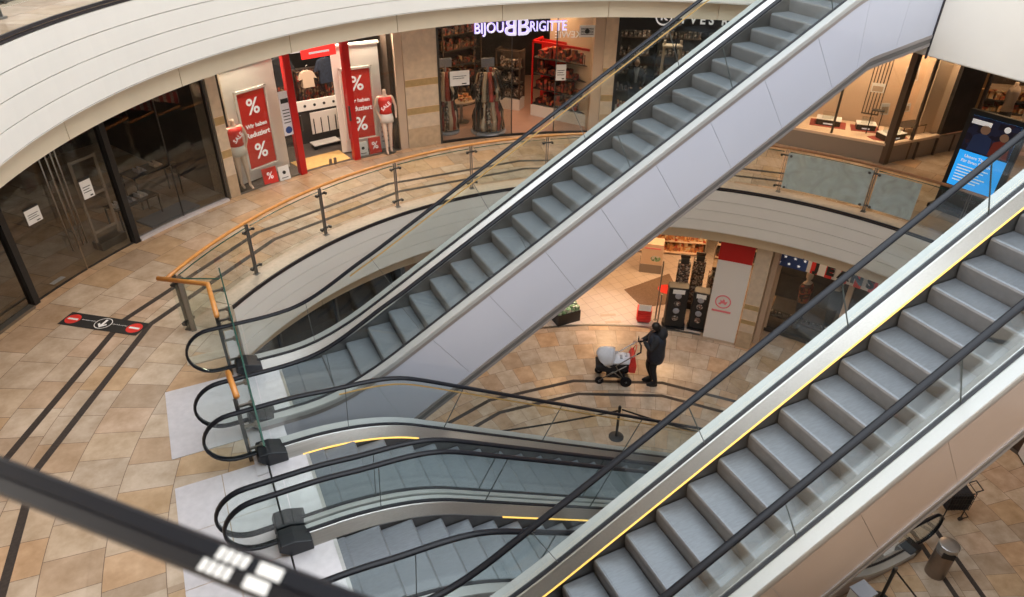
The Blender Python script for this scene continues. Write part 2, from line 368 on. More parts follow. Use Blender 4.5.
def escalator(yf,k,nose0,label,gold,glow_line,pm,steplabel=None,xe=-.33,tight=0):
    x1,z1,x2,z2=k; up=1 if z2>z1 else -1; yn=yf-1.0
    T=thing('escalator',label,'escalator',(x1,(yf+yn)/2,min(z1,z2)))
    xl,xr=.47,x2+.8; xe0,xe1=xe,xr+.78
    # steps, every one a mesh of its own
    xs=[]; x=nose0
    def adv(x,d):
        e=.02; n=0; s=0
        while s<.4-1e-6:
            st=min(e,.4-s); dz=(path(x+.01,k,.5)-path(x-.01,k,.5))/.02; x+=d*st/math.hypot(1,dz); s+=st
        return x
    while x>(xl-.38 if up>0 else xl): xs.append(x); x=adv(x,-1)
    x=adv(nose0,1)
    while x<(xr if up>0 else xr+.38): xs.append(x); x=adv(x,1)
    xs.sort()
    for i,x in enumerate(xs):
        zt=path(x,k,.5); nx=adv(x,up); pv=adv(x,-up); zp=path(pv,k,.5); drop=max(zt-zp,0)+.03
        zt-=0.0; b=MB(); r=.018; D=up
        # tread with rounded nosing and bowed riser, profile in xz swept across y
        prof=[(nx-x+.012,0),(.030,0),(.010,-.007),(0,-.026)]
        m=7
        for q in range(1,m+1):
            u=q/m; prof.append((-.0+.035*math.sin(u*PI*.5)*D*0+ (0.03*u*u),-.026-(drop-.026)*u) if D>0 else (-(0.03*u*u),-.026-(drop-.026)*u))
        P=[]
        for px,pz in prof[:4]: P.append((x+(px if True else 0)*1 if D>0 else x+(px if px==prof[0][0] else -px),zt+pz))
        P[0]=(nx+.012*D,zt)
        for px,pz in prof[4:]: P.append((x+px,zt+pz))
        P.append((nx+.012*D,zt-drop))
        b.loft([[(a,yn+.012,c) for a,c in P],[(a,yf-.012,c) for a,c in P]])
        o=b.build('step','step',T); o.data.materials.append(M['riser'])
        for p in o.data.polygons:
            if abs(p.normal.z)<.7 and abs(p.normal.y)<.5: p.material_index=1
        if steplabel and i==0: pass
    for sd,y0 in ((1,yf),(-1,yn)):
        Y=lambda t: y0+sd*t
        tm=.212 if tight==sd else .268
        X=frange(-.02,xr+.45,.12)
        dk=lambda x,o: (x,path(x,k,.75)+o+ramp(x,k,-.045,0.0))
        L0=[dk(x,0) for x in X]
        def strip(name,m,prof,xs_=None,smooth=False):
            mb=MB(); pts=[dk(x,0) for x in (xs_ or X)]; rings=[]
            for x,z in pts: rings.append([(x,Y(t),z+o) for t,o in prof])
            mb.loft(rings); return mb.build(name,m,T,smooth=smooth)
        strip('skirt_panel','skirt',[(0,-.3),(.012,-.3),(.012,.05),(0,.05)])
        # dividing black seal along the step edge
        strip('inner_deck','silver',[(0.0,.045),(.0,.062),(.085,.185),(.105,.19),(.105,.10)])
        strip('glass_gasket','gasket',[(.10,.14),(.10,.205),(.142,.205),(.142,.14)])
        strip('outer_deck','silver2',[(.138,.12),(.138,.195),(tm-.006,.20),(tm,.185),(tm,.12)])
        if tight!=sd: strip('edge_profile','trimm',[(.255,.055),(.255,.12),(.262,.12),(.262,.055)])
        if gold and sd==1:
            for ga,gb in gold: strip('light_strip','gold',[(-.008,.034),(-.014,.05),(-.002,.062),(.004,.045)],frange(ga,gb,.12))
        # side cladding, one mesh per panel, joints square to the slope
        zs1,zs2=z1-1.15,z2-1.15
        sl=(z2-z1)/(x2-x1)
        if up>0: kb=(x1+.35,z1-1.15,x2+.10,z2-1.30+.0)
        else: kb=(x1-.1,z1-1.30,x2-.35,z2-1.15)
        def bot(x):
            if up>0:
                xk=x2-.02; return (path(x,k,.05) if x<xk else z2-.577*.02+.18*(x-xk))-1.11
            return path(x,k,.05)-1.1
        sh=.585*up; N=0; xx=-.02-0.6; xend=xr+.28 if up>0 else xr+.45
        if up>0: xend=11.04
        xt=[]; x=-.02+.2
        xt.append(-.02)
        x=x1+.33
        while x<xend-.1: xt.append(x); x+=.866
        xt.append(xend)
        def shf(x):
            w_=min(max((x-x1+.2)/.8,0),1)*min(max((x2-.2-x)/.9,0),1); return sh*w_
        for a,b_ in zip(xt[:-1],xt[1:]):
            if b_-a<.05 or tight==sd: continue
            mb=MB(); rr=[]
            for u in frange(0,1,.25):
                ta=a+.002+(b_-a-.004)*u; ba=a+shf(a)+.002+((b_+shf(b_))-(a+shf(a))-.004)*u
                ba=min(max(ba,-.02),xend)
                rr.append([(ta,Y(.235),dk(ta,.06)[1]),(ta,Y(.255),dk(ta,.06)[1]),(ba,Y(.255),bot(ba)),(ba,Y(.235),bot(ba))])
            mb.loft(rr); mb.build('side_panel',pm,T)
        mb=MB(); rr=[]
        for x in X+([11.04] if up>0 else []):
            if x>xend: continue
            rr.append([(x,Y(tm-.043),dk(x,.06)[1]),(x,Y(tm-.036),dk(x,.06)[1]),(x,Y(tm-.036),bot(x)),(x,Y(tm-.043),bot(x))])
        mb.loft(rr); mb.build('panel_backing','grey',T)
        for o0,o1,t1,mm in ((-.005,.05,.275,'trimm'),(-.075,-.015,.265,'midsteel'),(-.13,-.08,.272,'trimm')):
            mb=MB(); rr=[]
            for x in frange(-.02,xend,.12): rr.append([(x,Y(.16),bot(x)+o0),(x,Y(min(t1,tm)),bot(x)+o0),(x,Y(min(t1,tm)),bot(x)+o1),(x,Y(.16),bot(x)+o1)])
            mb.loft(rr); mb.build('bottom_profile',mm,T)
        # handrail loop
        H=.85; HH=lambda x: ramp(x,k,.85,1.03); hp=[(x,path(x,k,.95)+HH(x)) for x in frange(xe0,xe1,.1)]
        rl=.35; arcL=[(xe0-rl*math.sin(a),z1+H-rl+rl*math.cos(a)) for a in [R(180-q*12) for q in range(0,15)]]
        arcR=[(xe1+rl*math.sin(a),z2+H-rl+rl*math.cos(a)) for a in [R(12+q*12) for q in range(0,15)]]
        low=z1+H-2*rl; low2=z2+H-2*rl
        full=[(0.02,low)]+[(xe0+.2,low)]+arcL+hp+arcR+[(xe1-.2,low2),(xr+.42,low2)]
        prof=[(Y(.12)+u,v) for u,v in ((-.036,.0),(-.031,.015),(-.014,.022),(.014,.022),(.031,.015),(.036,0),(.032,-.011),(.018,-.013),(-.018,-.013),(-.032,-.011))]
        mb=MB(); sweepxz(mb,full,prof); hr=mb.build('handrail','rubber',T,smooth=True)
        if glow_line and sd==1:
            mb=MB(); pts=[(x,path(x,k,.95)+HH(x)-.10) for x in frange(glow_line[0],glow_line[1],.12)]
            sweepxz(mb,pts,[(Y(.12)+u,v) for u,v in ((-.008,-.008),(.008,-.008),(.008,.008),(-.008,.008))]); mb.build('handrail_glow','goldglow',T)  # strip added to carry the gold light below the handrail
        # balustrade glass, one pane each, with dark joints
        def topx(x): 
            w_=min(max((x-x1+.3)/.9,0),1)*min(max((x2+.3-x)/.9,0),1); return x-up*.33*w_
        jx=[.1,1.05]; x=2.35
        while x<x2-.6: jx.append(x); x+=1.62
        jx+=[x2+.2,xr+.42]
        for a,b_ in zip(jx[:-1],jx[1:]):
            mb=MB(); rr=[]
            for u in frange(0,1,.1):
                xb=a+.005+(b_-a-.01)*u; xt_=topx(a)+.005+(topx(b_)-topx(a)-.01)*u
                zb=path(xb,k,.75)+.16+ramp(xb,k,-.045,0); zt=path(xt_,k,.95)+HH(xt_)-.015
                rr.append([(xb,Y(.114),zb),(xb,Y(.126),zb),(xt_,Y(.126),zt),(xt_,Y(.114),zt)])
            mb.loft(rr); mb.build('glass_pane','glass',T)
        for a in jx[1:-1]:
            xb,xt_=a,topx(a); zb=path(xb,k,.75)+.18+ramp(xb,k,-.045,0); zt=path(xt_,k,.95)+HH(xt_)-.02
            mb=MB(); mb.hexa([(xb-.003,Y(.112),zb),(xb+.003,Y(.112),zb),(xb+.003,Y(.128),zb),(xb-.003,Y(.128),zb),(xt_-.003,Y(.112),zt),(xt_+.003,Y(.112),zt),(xt_+.003,Y(.128),zt),(xt_-.003,Y(.128),zt)]); mb.build('glass_joint','gjoint',T)
        # end panes inside the loops
        for (xe,zz,dirn,xin) in ((xe0,z1,-1,.095),(xe1,z2,1,xr+.425)):
            P=[(xin,zz+.10),(xin,zz+H-.015)]
            for q in range(0,16): a=R(q*12); P.append((xe+dirn*(rl-.02)*math.sin(a),zz+H-rl+(rl-.015)*math.cos(a)))
            P.append((xe-dirn*.3,low-z1+zz+.015)); P.append((xin,zz+.15))
            P=[p for i,p in enumerate(P)]
            mb=MB(); mb.loft([[(a,Y(.114),c) for a,c in P[1:]],[(a,Y(.126),c) for a,c in P[1:]]]); mb.build('end_pane','glass',T)
        # newel boxes where the handrail dives in
        for (xa,xb_,zz) in ((-.14,.24,z1),(xr+.66,xr+.28,z2)):
            mb=MB(); d=1 if xb_>xa else -1
            P=[(xa+.14*d,0),(xb_,0),(xb_,.14),(xa+.20*d,.21),(xa+.05*d,.205),(xa+.02*d,.12)]
            mb.loft([[(a,Y(-.03 if 1 else 0),zz+c) for a,c in P],[(a,Y(min(.25,tm)),zz+c) for a,c in P]]); mb.build('newel_box','box',T,bevel=.012)
    # underside and inside
    mb=MB(); rr=[]
    for x in frange(-.02,xend,.15):
        rr.append([(x,yn-.16,bot(x)-.02),(x,yf+.16,bot(x)-.02),(x,yf+.16,bot(x)),(x,yn-.16,bot(x))])
    mb.loft(rr); mb.build('underside','trimm',T)
    mb=MB(); rr=[]
    for x in frange(-.02,xr,.15): rr.append([(x,yn,path(x,k,.5)-.42),(x,yf,path(x,k,.5)-.42),(x,yf,path(x,k,.5)-.4),(x,yn,path(x,k,.5)-.4)])
    mb.loft(rr); mb.build('step_well','black',T)
    # comb plates with yellow-grey line
    for xa,xb_,zz in ((.0,xl,z1),(xr,xr+.5,z2)):
        mb=MB(); mb.box(xa,xb_,yn,yf,zz-.02,zz+.006); mb.build('comb_plate','plate',T)
    mb=MB(); mb.box(xl-.02,xl+.02,yn,yf,z1-.02,z1+.009); mb.build('comb_teeth','silver',T)
    return T
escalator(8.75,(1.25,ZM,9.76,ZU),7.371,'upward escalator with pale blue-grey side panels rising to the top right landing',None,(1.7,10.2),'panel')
escalator(3.56,(1.58,ZM,10.08,ZU),6.835,'nearest upward escalator with shade-tinted side panels and long gold light strip',[(.9,10.2)],None,'panel_shaded')
escalator(6.85,(1.25,ZM,9.22,ZG),2.17,'downward escalator beside the pale panelled one, short gold strip at its top bend',[(.42,1.95)],(1.0,9.0),'panel_shaded',xe=-.29,tight=-1)
escalator(5.40,(1.25,ZM,9.22,ZG),2.08,'second downward escalator, between its twin and the nearest upward escalator',[(2.55,4.6)],None,'panel_shaded',xe=-.23,tight=1)
# pale floor plates of the landing
p=MB(); p.box(-1.09,-.02,7.45,8.86,ZM+.001,ZM+.006); p.box(-1.09,.0,7.45,7.46,ZM,ZM+.007); S('floor_plate',p,'plate')
p=MB()
for a,b_ in ((6.18,6.93),(5.42,6.17),(4.66,5.41),(3.9,4.65),(2.4,3.89)): p.box(-1.09,-.56,a,b_,ZM+.001,ZM+.006); p.box(-.55,-.02,a,b_,ZM+.001,ZM+.006)
S('floor_plate_near',p,'plate')
p=MB()
for a,b_ in ((5.78,5.46),): p.box(.0,1.0,5.44,5.81,ZM-.02,ZM+.006)
p.box(0,.3,7.0,7.6,ZM-.02,ZM+.006); p.box(0,.3,3.68,4.28,ZM-.02,ZM+.006); S('floor_gap_plate',p,'plate')

# ------------------------------------------------------------------ railings
def railing(rr,z,angs,label,wood,films=(),name='glass_railing',rail=(None,None),thick=.03):
    a0,a1=max(angs),min(angs)
    T=thing(name,label,'railing',(CX+rr*math.cos(R(a0)),CY+rr*math.sin(R(a0)),z))
    ra,rb=rail if rail[0] is not None else (a0,a1)
    mb=MB(); pts=[(CX+rr*math.cos(R(a)),CY+rr*math.sin(R(a)),z+1.04) for a in frange(ra,rb,2)]
    mb.tube(pts,thick,10); mb.build('handrail',wood,T,smooth=True)
    for a in angs:
        m=FA(a,rr,z); mb=MB(m)
        for s in (-1,1): mb.box(-.020*s-.005,-.020*s+.005,0,1.0,-.022,.022)
        mb.box(-.05,.05,0,.02,-.05,.05); P=mb.build('post','postm',T)
        for h in (.16,.88):
            mb=MB(m); mb.box(-.11,.11,h-.014,h+.014,-.02,.02)
            for s in (-1,1): disc(mb,s*.10,h,.028,.0,.05,10)
            mb.build('glass_clamp','darksteel',P)
    srt=sorted(angs,reverse=True)
    for a,b_ in zip(srt[:-1],srt[1:]):
        d=math.degrees(.06/rr); mb=MB(); mb.ring(a-d,b_+d,rr-.03,rr-.018,z+.10,z+.96,3); g_=mb.build('glass_pane','glass',T)
        mb=MB(); mb.ring(a-d,b_+d,rr-.031,rr-.017,z+.955,z+.968,3); mb.build('glass_top_edge','gedge',g_)
        for fa,fb in films:
            lo,hi=max(fa,b_+d),min(fb,a-d)
            if hi>lo+.5: mb=MB(); mb.ring(hi,lo,rr-.036,rr-.032,z+.13,z+.93,3); mb.build('protective_film','film',g_)
    return T
railing(7.85,ZM,[142.2,129.3,116.5,103.5,90.3,77.2,64.2,51.2,38.3,25.2],'curved glass railing with orange wooden handrail along the middle floor edge by the shops','wood',rail=(143.5,47))
railing(7.85,ZM,[25.15,12.2,-1,-14,-27,-40],'curved glass railing with brown handrail at the right, partly covered by grey film','wooddark',films=((18.5,25),),rail=(47,-40))
for o in bpy.data.objects:
    if o.name.startswith('glass_railing') and o.get('label','').startswith('curved glass railing with orange'): GR=o
mb=MB(); mb.ring(38,25.4,7.815,7.818,ZM+.13,ZM+.95,3); o=mb.build('protective_film','film',GR); o['label']='blotchy grey film on the last pane'
railing(8.1,ZU,[189.6,176.6,163.6,150.6,137.6,124.6],'glass railing of the upper floor seen at the top left corner','wood')
# landing barrier at the left end of the escalators
T=thing('landing_barrier','glass barrier with broken orange wooden rail between the escalator handrail loops','railing',(-.18,9.7,ZM))
mb=MB(); mb.tube([(-.86,10.26,ZM+1.05),(-.20,9.78,ZM+1.05),(-.178,8.86,ZM+1.05)],.036,10); mb.build('handrail','wood',T,smooth=True)
mb=MB(); mb.tube([(-.197,7.54,ZM+1.05),(-.160,7.02,ZM+1.05)],.036,10); mb.build('handrail','wood',T,smooth=True)
for y in (9.8,8.97,7.45,7.02):
    mb=MB(); mb.box(-.21,-.17,y-.015,y+.015,ZM,ZM+1.02); P=mb.build('post','darksteel',T)
    for h in (.2,.55,.9): mb=MB(); mb.box(-.17,.012,y-.014,y+.014,ZM+h-.014,ZM+h+.014); mb.lathe([(.035,0),(.035,.05)],(-.02,y,ZM+h-.025),10); mb.build('glass_clamp','steel',P)
mb=MB(); mb.box(-.006,.006,8.93,10.35,ZM-.02,ZM+.96); mb.build('glass_pane','glass',T)
mb=MB(); mb.box(-.006,.006,6.15,8.90,ZM+.0,ZM+.96); mb.build('glass_pane','glass',T)
mb=MB(); mb.box(-.010,.010,6.15,10.35,ZM+.955,ZM+.972); mb.build('glass_top_edge','gedge',T)
m=FR((-.72,10.32),(-.02,9.98),ZM); mb=MB(m); mb.box(0,.76,.05,.98,-.006,.006); mb.build('glass_pane','glass',T)
mb=MB(m); mb.box(0,.76,.975,.99,-.008,.008); mb.build('glass_top_edge','gedge',T)
mb=MB(); mb.box(-.62,-.54,10.24,10.32,ZM,ZM+1.0,ch=.012); mb.build('post','steel',T)
mb=MB(); mb.box(-.16,-.02,6.7,10.0,ZM+.001,ZM+.03); mb.build('base_rail','plate',T)
mb=MB(); mb.box(-.75,.0,9.35,9.55,ZM+.001,ZM+.02); mb.build('base_step','kerb',T)

# blurred black handrail close to the camera, with printed white tape blocks
A=Vector((-.62,1.42,11.2-.95)); B=Vector((.30,.40,11.2-.95)); 
A=Vector((-.436,1.165,10.25)); B=Vector((0.045,0.653,10.25)); dv=(B-A); Ln=dv.length; dv.normalize(); A2=A-dv*.5; B2=B+dv*.6
T=thing('handrail','black rubber handrail with white block markings, blurred across the bottom left corner','handrail',A2)
cam_up=Vector((-.35,-.62,.7)); 
F_=Vector((math.cos(R(63.9))*math.cos(R(33.4)),math.sin(R(63.9))*math.cos(R(33.4)),-math.sin(R(33.4))))
vz=-(A-Vector((0,0,11.2))).normalized(); vz=(vz-dv*vz.dot(dv)).normalized(); vy=vz.cross(dv)
m=Matrix.Identity(4)
for i in range(3): m[i][0]=dv[i]; m[i][1]=vy[i]; m[i][2]=vz[i]; m[i][3]=A2[i]
Lt=(B2-A2).length; W=.030
mb=MB(m); prof=[(-W,-.012),(-W*.98,.0),(-W*.8,.01),(-W*.15,.013),(-.0012,.013),(0,.0105),(.0012,.013),(W*.15,.013),(W*.8,.01),(W*.98,0),(W,-.012),(W*.7,-.022),(-W*.7,-.022)]
mb.loft([[(0,u,v) for u,v in prof],[(Lt,u,v) for u,v in prof]]); mb.build('rubber_belt','rubber',T)
def px2l(px): # fraction along the visible stretch
    return .5+Ln*px
k=0
for row,(y0,y1) in enumerate(((.0025,.021),(-.021,-.0025))):
    base=.700-row*.035 if row else .700
    for i in range(4):
        mb=MB(m); x0=px2l(.658+i*.0213+(0 if row else .027)); sk=.003
        mb.hexa([(x0,y0,.0115),(x0+.0105,y0,.0115),(x0+.0105+sk,y1,.0115),(x0+sk,y1,.0115),(x0,y0,.0142),(x0+.0105,y0,.0142),(x0+.0105+sk,y1,.0142),(x0+sk,y1,.0142)]); mb.build('white_mark','paper',T)
    mb=MB(m); x0=px2l(.778+(0 if row else .016)); mb.box(x0,x0+.042,y0,y1,.0115,.0142); mb.build('white_mark','paper',T)

# ------------------------------------------------------------------ bodies
def skin(name,joints,edges,material,parent,sub=2,m=None):
    me=bpy.data.meshes.new('t'); ks=list(joints); me.from_pydata([joints[k][0] for k in ks],[(ks.index(a),ks.index(b)) for a,b in edges],[])
    o=bpy.data.objects.new('t',me); COL.objects.link(o); md=o.modifiers.new('s','SKIN'); md.use_smooth_shade=True
    sv=me.skin_vertices[0].data
    for i,k_ in enumerate(ks): r=joints[k_][1]; sv[i].radius=(r if isinstance(r,tuple) else (r,r)); sv[i].use_root=(i==0)
    s=o.modifiers.new('u','SUBSURF'); s.levels=sub; s.render_levels=sub
    dg=bpy.context.evaluated_depsgraph_get(); dg.update(); nm=bpy.data.meshes.new_from_object(o.evaluated_get(dg)); bpy.data.objects.remove(o)
    b=MB(m); b.add([v.co for v in nm.vertices],[tuple(p.vertices) for p in nm.polygons]); bpy.data.meshes.remove(nm)
    return b.build(name,material,parent,smooth=True)
def W_(loc,rz): return Matrix.Translation(loc)@Matrix.Rotation(rz,4,'Z')
def mannequin(loc,rz,label,arm):
    T=thing('mannequin',label,'mannequin',loc,rz); m=W_(loc,rz)   # faces local -y
    J={'pel':((0,0,.92),(.13,.095)),'wa':((0,0,1.08),(.105,.08)),'ch':((0,0,1.28),(.14,.09)),'nk':((0,0,1.46),(.05,.05)),'nt':((0,0,1.58),(.048,.048))}
    E=[('pel','wa'),('wa','ch'),('ch','nk'),('nk','nt')]
    for s in (-1,1):
        q='l' if s<0 else 'r'; fx=.06*s; fy=-.12 if s==arm else .03
        J.update({q+'h':((.08*s,0,.86),(.085,.085)),q+'k':((.065*s,fy*.6-.01,.48),.052),q+'a':((fx,fy*.9,.09),.032),q+'t':((fx,fy-.11,.035),.028),
          q+'s':((.165*s,0,1.40),.05),q+'e':((.25*s,.06 if s!=arm else -.02,1.14),.034),q+'w':((.17*s if s==arm else .24*s,-.04 if s==arm else .0,.93),.024),q+'f':((.13*s if s==arm else .24*s,-.07 if s==arm else -.02,.86),.022)})
        E+=[('pel',q+'h'),(q+'h',q+'k'),(q+'k',q+'a'),(q+'a',q+'t'),('ch',q+'s'),(q+'s',q+'e'),(q+'e',q+'w'),(q+'w',q+'f')]
    skin('body',J,E,'mann',T,m=m)
    def sect(z,rx,ry,n=18): return [(rx*math.cos(2*PI*i/n),ry*math.sin(2*PI*i/n),z) for i in range(n)]
    b=MB(m); b.loft([sect(1.0,.155,.125),sect(1.08,.135,.112),sect(1.2,.155,.122),sect(1.32,.178,.13),sect(1.40,.17,.105)]); t=b.build('top','red',T,smooth=True)
    TXT('SALE',.13,.004,m@Matrix.Translation((0,-.135,1.2))@Matrix.Rotation(R(90),4,'X')@Matrix.Rotation(R(38),4,'Z'),'lettering','letter',t)
    b=MB(m); b.loft([sect(.78,.175,.13),sect(.88,.172,.135),sect(1.01,.148,.12)]); b.build('shorts','white',T,smooth=True)
    b=MB(m); b.lathe([(.17,0),(.17,.012),(.02,.018)],(0,.02,0),20); b.build('base_plate','steel',T)
    return T
mannequin((.96,15.50,ZM),R(22),'headless mannequin in red top at the left shop window banner',1)
mannequin((4.50,16.25,ZM),R(-8),'headless mannequin in red top beside the right shop window banner and stone pillar',-1)

# ------------------------------------------------------------------ middle floor shop fronts
RF=10.77
def wall_seg(name,a0,a1,r0,r1,z0,z1,m,parent=None,kind='structure'): b=MB(); b.ring(a0,a1,r0,r1,z0,z1,2); return b.build(name,m,parent,kind=kind if parent is None else None)
def mull(mb,a,w=.06,d=.10,r=RF,z0=ZM,z1=8.0):
    m=FA(a,r,0); mb.add(*boxvf(-w/2,w/2,z0,z1,-d/2,d/2),m)
def boxvf(x0,x1,y0,y1,z0,z1):
    return [(x0,y0,z0),(x1,y0,z0),(x1,y1,z0),(x0,y1,z0),(x0,y0,z1),(x1,y0,z1),(x1,y1,z1),(x0,y1,z1)],[(3,2,1,0),(4,5,6,7),(0,1,5,4),(1,2,6,5),(2,3,7,6),(3,0,4,7)]
# floors and partitions of the shops
for nm,a0,a1,m_ in (('floor_shop_1',117.9,158,'stone'),('floor_shop_2',92.9,116.3,'darkfloor'),('floor_shop_3',66,88.2,'pinkfloor'),('floor_shop_4',42,63.9,'darkfloor')):
    wall_seg(nm,a0,a1,RF+.02,16.2,ZM+.001,ZM+.008,m_)
for i,(a,m_) in enumerate(((158,'dark'),(117.0,'dark'),(90.5,'darkbrown'),(65.0,'dark'),(42,'dark'))):
    wall_seg(f'wall_partition_{i+1}',a-.5,a+.5,RF+.12,16.2,ZM,8.05,m_)
# far left glass shop
w=struct_root('window_2',(-3.6,11,ZM)); b=MB(); b.ring(142,157,RF-.006,RF+.006,ZM+.05,8.0,3); b.build('pane','dimglass',w)
b=MB(); mull(b,141.85,.11,.14); mull(b,157,.1,.14); b.build('frame','black',w)
b=MB(); b.ring(142.4,157,RF-.12,RF+.02,ZM+.001,ZM+.05,2); b.build('sill','steel',w)
b=MB(FA(143.3,RF+.25,ZM)); b.box(-.5,.45,.0,.03,-.02,.02); b.box(-.5,-.46,0,1.9,-.02,.02); b.box(.40,.44,0,1.9,-.02,.02); b.box(-.5,.44,.9,.93,-.02,.02); b.build('inner_frame','steel',w)
# double glass doors
d=struct_root('door_1',(-2.15,13.1,ZM))
for a0,a1 in ((141.3,135.7),(135.5,130.1)):
    b=MB(); b.ring(a0,a1,RF-.006,RF+.006,ZM+.015,8.0,3); l=b.build('glass_leaf','dimglass',d)
    b=MB(); b.ring(a0,a1,RF-.02,RF+.02,ZM+.005,ZM+.02,2); b.build('bottom_rail','darksteel',l)
for a in (136.6,135.95,135.4,134.95):
    for rr in ((RF-.06),):
        m=FA(a,rr,ZM); b=MB(); b.tube([m@Vector((0,.48,0)),m@Vector((0,2.75,0))],.013,8)
        for h in (.8,2.4): b.tube([m@Vector((0,h,0)),m@Vector((0,h,-.06))],.012,6)
        b.build('handle','steel',d,smooth=True)
b=MB(FA(136,RF+.0,ZM)); b.box(-.05,.05,1.55,1.75,.0,.03); b.build('lock','steel',d)
def poster(a,r,z,wd,h,label,m_='paper',head=True,lines=3):
    m=FA(a,r,z); b=MB(m); b.box(-wd/2,wd/2,0,h,-.004,.004); o=b.build('notice','paper' if m_=='paper' else m_); tag(o,label,'notice')
    if head: b=MB(m); b.box(-wd/2,wd/2,h,h*1.14,-.006,.006); b.build('header','ink',o)
    b=MB(m)
    for i in range(lines): b.box(-wd*.36,wd*(.34-.12*(i%2)),h*(.62-.14*i),h*(.655-.14*i),.004,.007)
    b.box(wd*.1,wd*.34,h*.08,h*.15,.004,.007)
    if lines: b.build('print','ink',o)
    return o
poster(138.85,RF-.03,5.84,.28,.25,'white notice with black header on the left door leaf')
poster(133.0,RF-.03,5.80,.22,.33,'white notice with black header on the right door leaf')
b=MB(FA(138.2,10.95,ZM)); b.box(-.13,.13,.0,.01,-.05,.05); tag(b.build('leaflet','paper'),'white leaflet lying on the floor behind the glass door','leaflet')
# dark window with shoe tables
w=struct_root('window_3',(-.4,14.6,ZM))
for a0,a1 in ((129.4,123.7),(123.5,118.0)): b=MB(); b.ring(a0,a1,RF-.006,RF+.006,ZM+.05,8.0,3); b.build('pane','dimglass',w)
b=MB(); mull(b,129.75,.11,.16); b.build('frame','black',w); b=MB(); mull(b,123.6,.012,.03); mull(b,117.9,.05,.09); b.build('frame','darksteel',w)
b=MB(); b.ring(129.4,118.0,RF-.10,RF+.03,ZM+.001,ZM+.05,2); b.build('sill','plate',w)
t=thing('metal_rack','pale metal frame rack standing behind the right glass door','rack',(-1.3,14.25,ZM))
b=MB(FA(131.0,RF+.35,ZM))
for x in (-.28,.22): b.box(x-.02,x+.02,0,1.75,-.02,.02)
for h in (.35,1.05,1.72): b.box(-.28,.22,h-.02,h+.02,-.02,.02)
b.build('frame','jamb',t)
b=MB(FA(131.0,RF+.35,ZM)); b.box(-.3,.26,.0,.16,-.12,.12); b.build('foot','steel',t)
def low_table(a,r,wd,dp,h,label,items,mt='black'):
    m=FA(a,r,ZM); T=thing('display_table',label,'table',m.translation)
    b=MB(m); b.box(-wd/2,wd/2,h-.02,h,-dp/2,dp/2); b.build('table_top',mt,T)
    for x in (-wd/2+.02,wd/2-.02):
        for z in (-dp/2+.02,dp/2-.02): b=MB(m); b.box(x-.012,x+.012,0,h-.02,z-.012,z+.012); b.build('leg','black',T)
    for i,(x,col) in enumerate(items):
        for s in (-1,1):
            b=MB(m); P=[(-.045,0),(.045,0),(.045,.03),(.02,.035),(-.01,.075),(-.045,.08)]
            b.prism([(x+s*.05+p*.9,h+q) for p,q in P],-.10,.10,None); o=b.build('shoe',col); tag(o,f'{"pale" if col!="goodsred" else "reddish"} shoe, {["first","second","third","fourth"][i]} pair from the left, {"left" if s<0 else "right"} one, on {label.split(" in ")[0].replace("low ","the low ")}','shoe','shoes in the dark window')
low_table(126.4,11.5,.95,.45,.45,'low black front table in the dark shop window',[(-.32,'white'),(-.05,'cgrey'),(.22,'white')])
low_table(122.3,12.0,1.0,.5,.72,'raised black back table in the dark shop window',[(-.2,'cgrey'),(.18,'jamb')])
b=MB(FA(124.6,11.15,ZM)); b.box(-.45,.7,.0,.05,-.25,.25); tag(b.build('display_plinth','grey'),'grey plinth on the floor of the dark shop window','plinth')
# pillar between dark shop and the sale shop
def stone_pillar(a0,a1,r0,r1,name,bandsz,z1=8.0,z0=ZM):
    t=struct_root(name,(CX+r0*math.cos(R(a0)),CY+r0*math.sin(R(a0)),z0))
    b=MB(); b.ring(a0,a1,r0,r1,z0,z1,2); b.build('shaft','pillar',t)
    b=MB(); 
    for q,h in bandsz: b.ring(a0-.03,a1+.03,r0-.006,r1,q,q+h,2)
    b.build('stone_stripe','pband',t)
    b=MB()
    for q,h in bandsz:
        for e in (q-.008,q+h): b.ring(a0-.03,a1+.03,r0-.007,r1,e,e+.008,2)
    b.build('joint','tanjoint',t); b=MB(); b.ring(a0-.02,a1+.02,r0-.005,r1,z0,z0+.5,2); b.build('base_course','pbase',t); return t
stone_pillar(117.5,116.25,RF-.02,RF+.6,'wall_pillar_1',((5.50,.16),(6.21,.16)))
stone_pillar(92.8,88.2,RF-.03,RF+.5,'wall_pillar_2',((5.45,.16),(6.14,.16)))
stone_pillar(65.6,63.9,RF-.03,RF+.5,'wall_pillar_3',((5.45,.16),(6.14,.16)))
wall_seg('wall_jamb_1',93.9,92.85,RF+.0,RF+.5,ZM,8,'jamb'); wall_seg('wall_jamb_2',94.6,94.0,RF+.1,RF+.5,ZM,8,'darkbrown')
wall_seg('wall_jamb_3',67.0,65.65,RF-.02,RF+.5,ZM,8,'jamb')
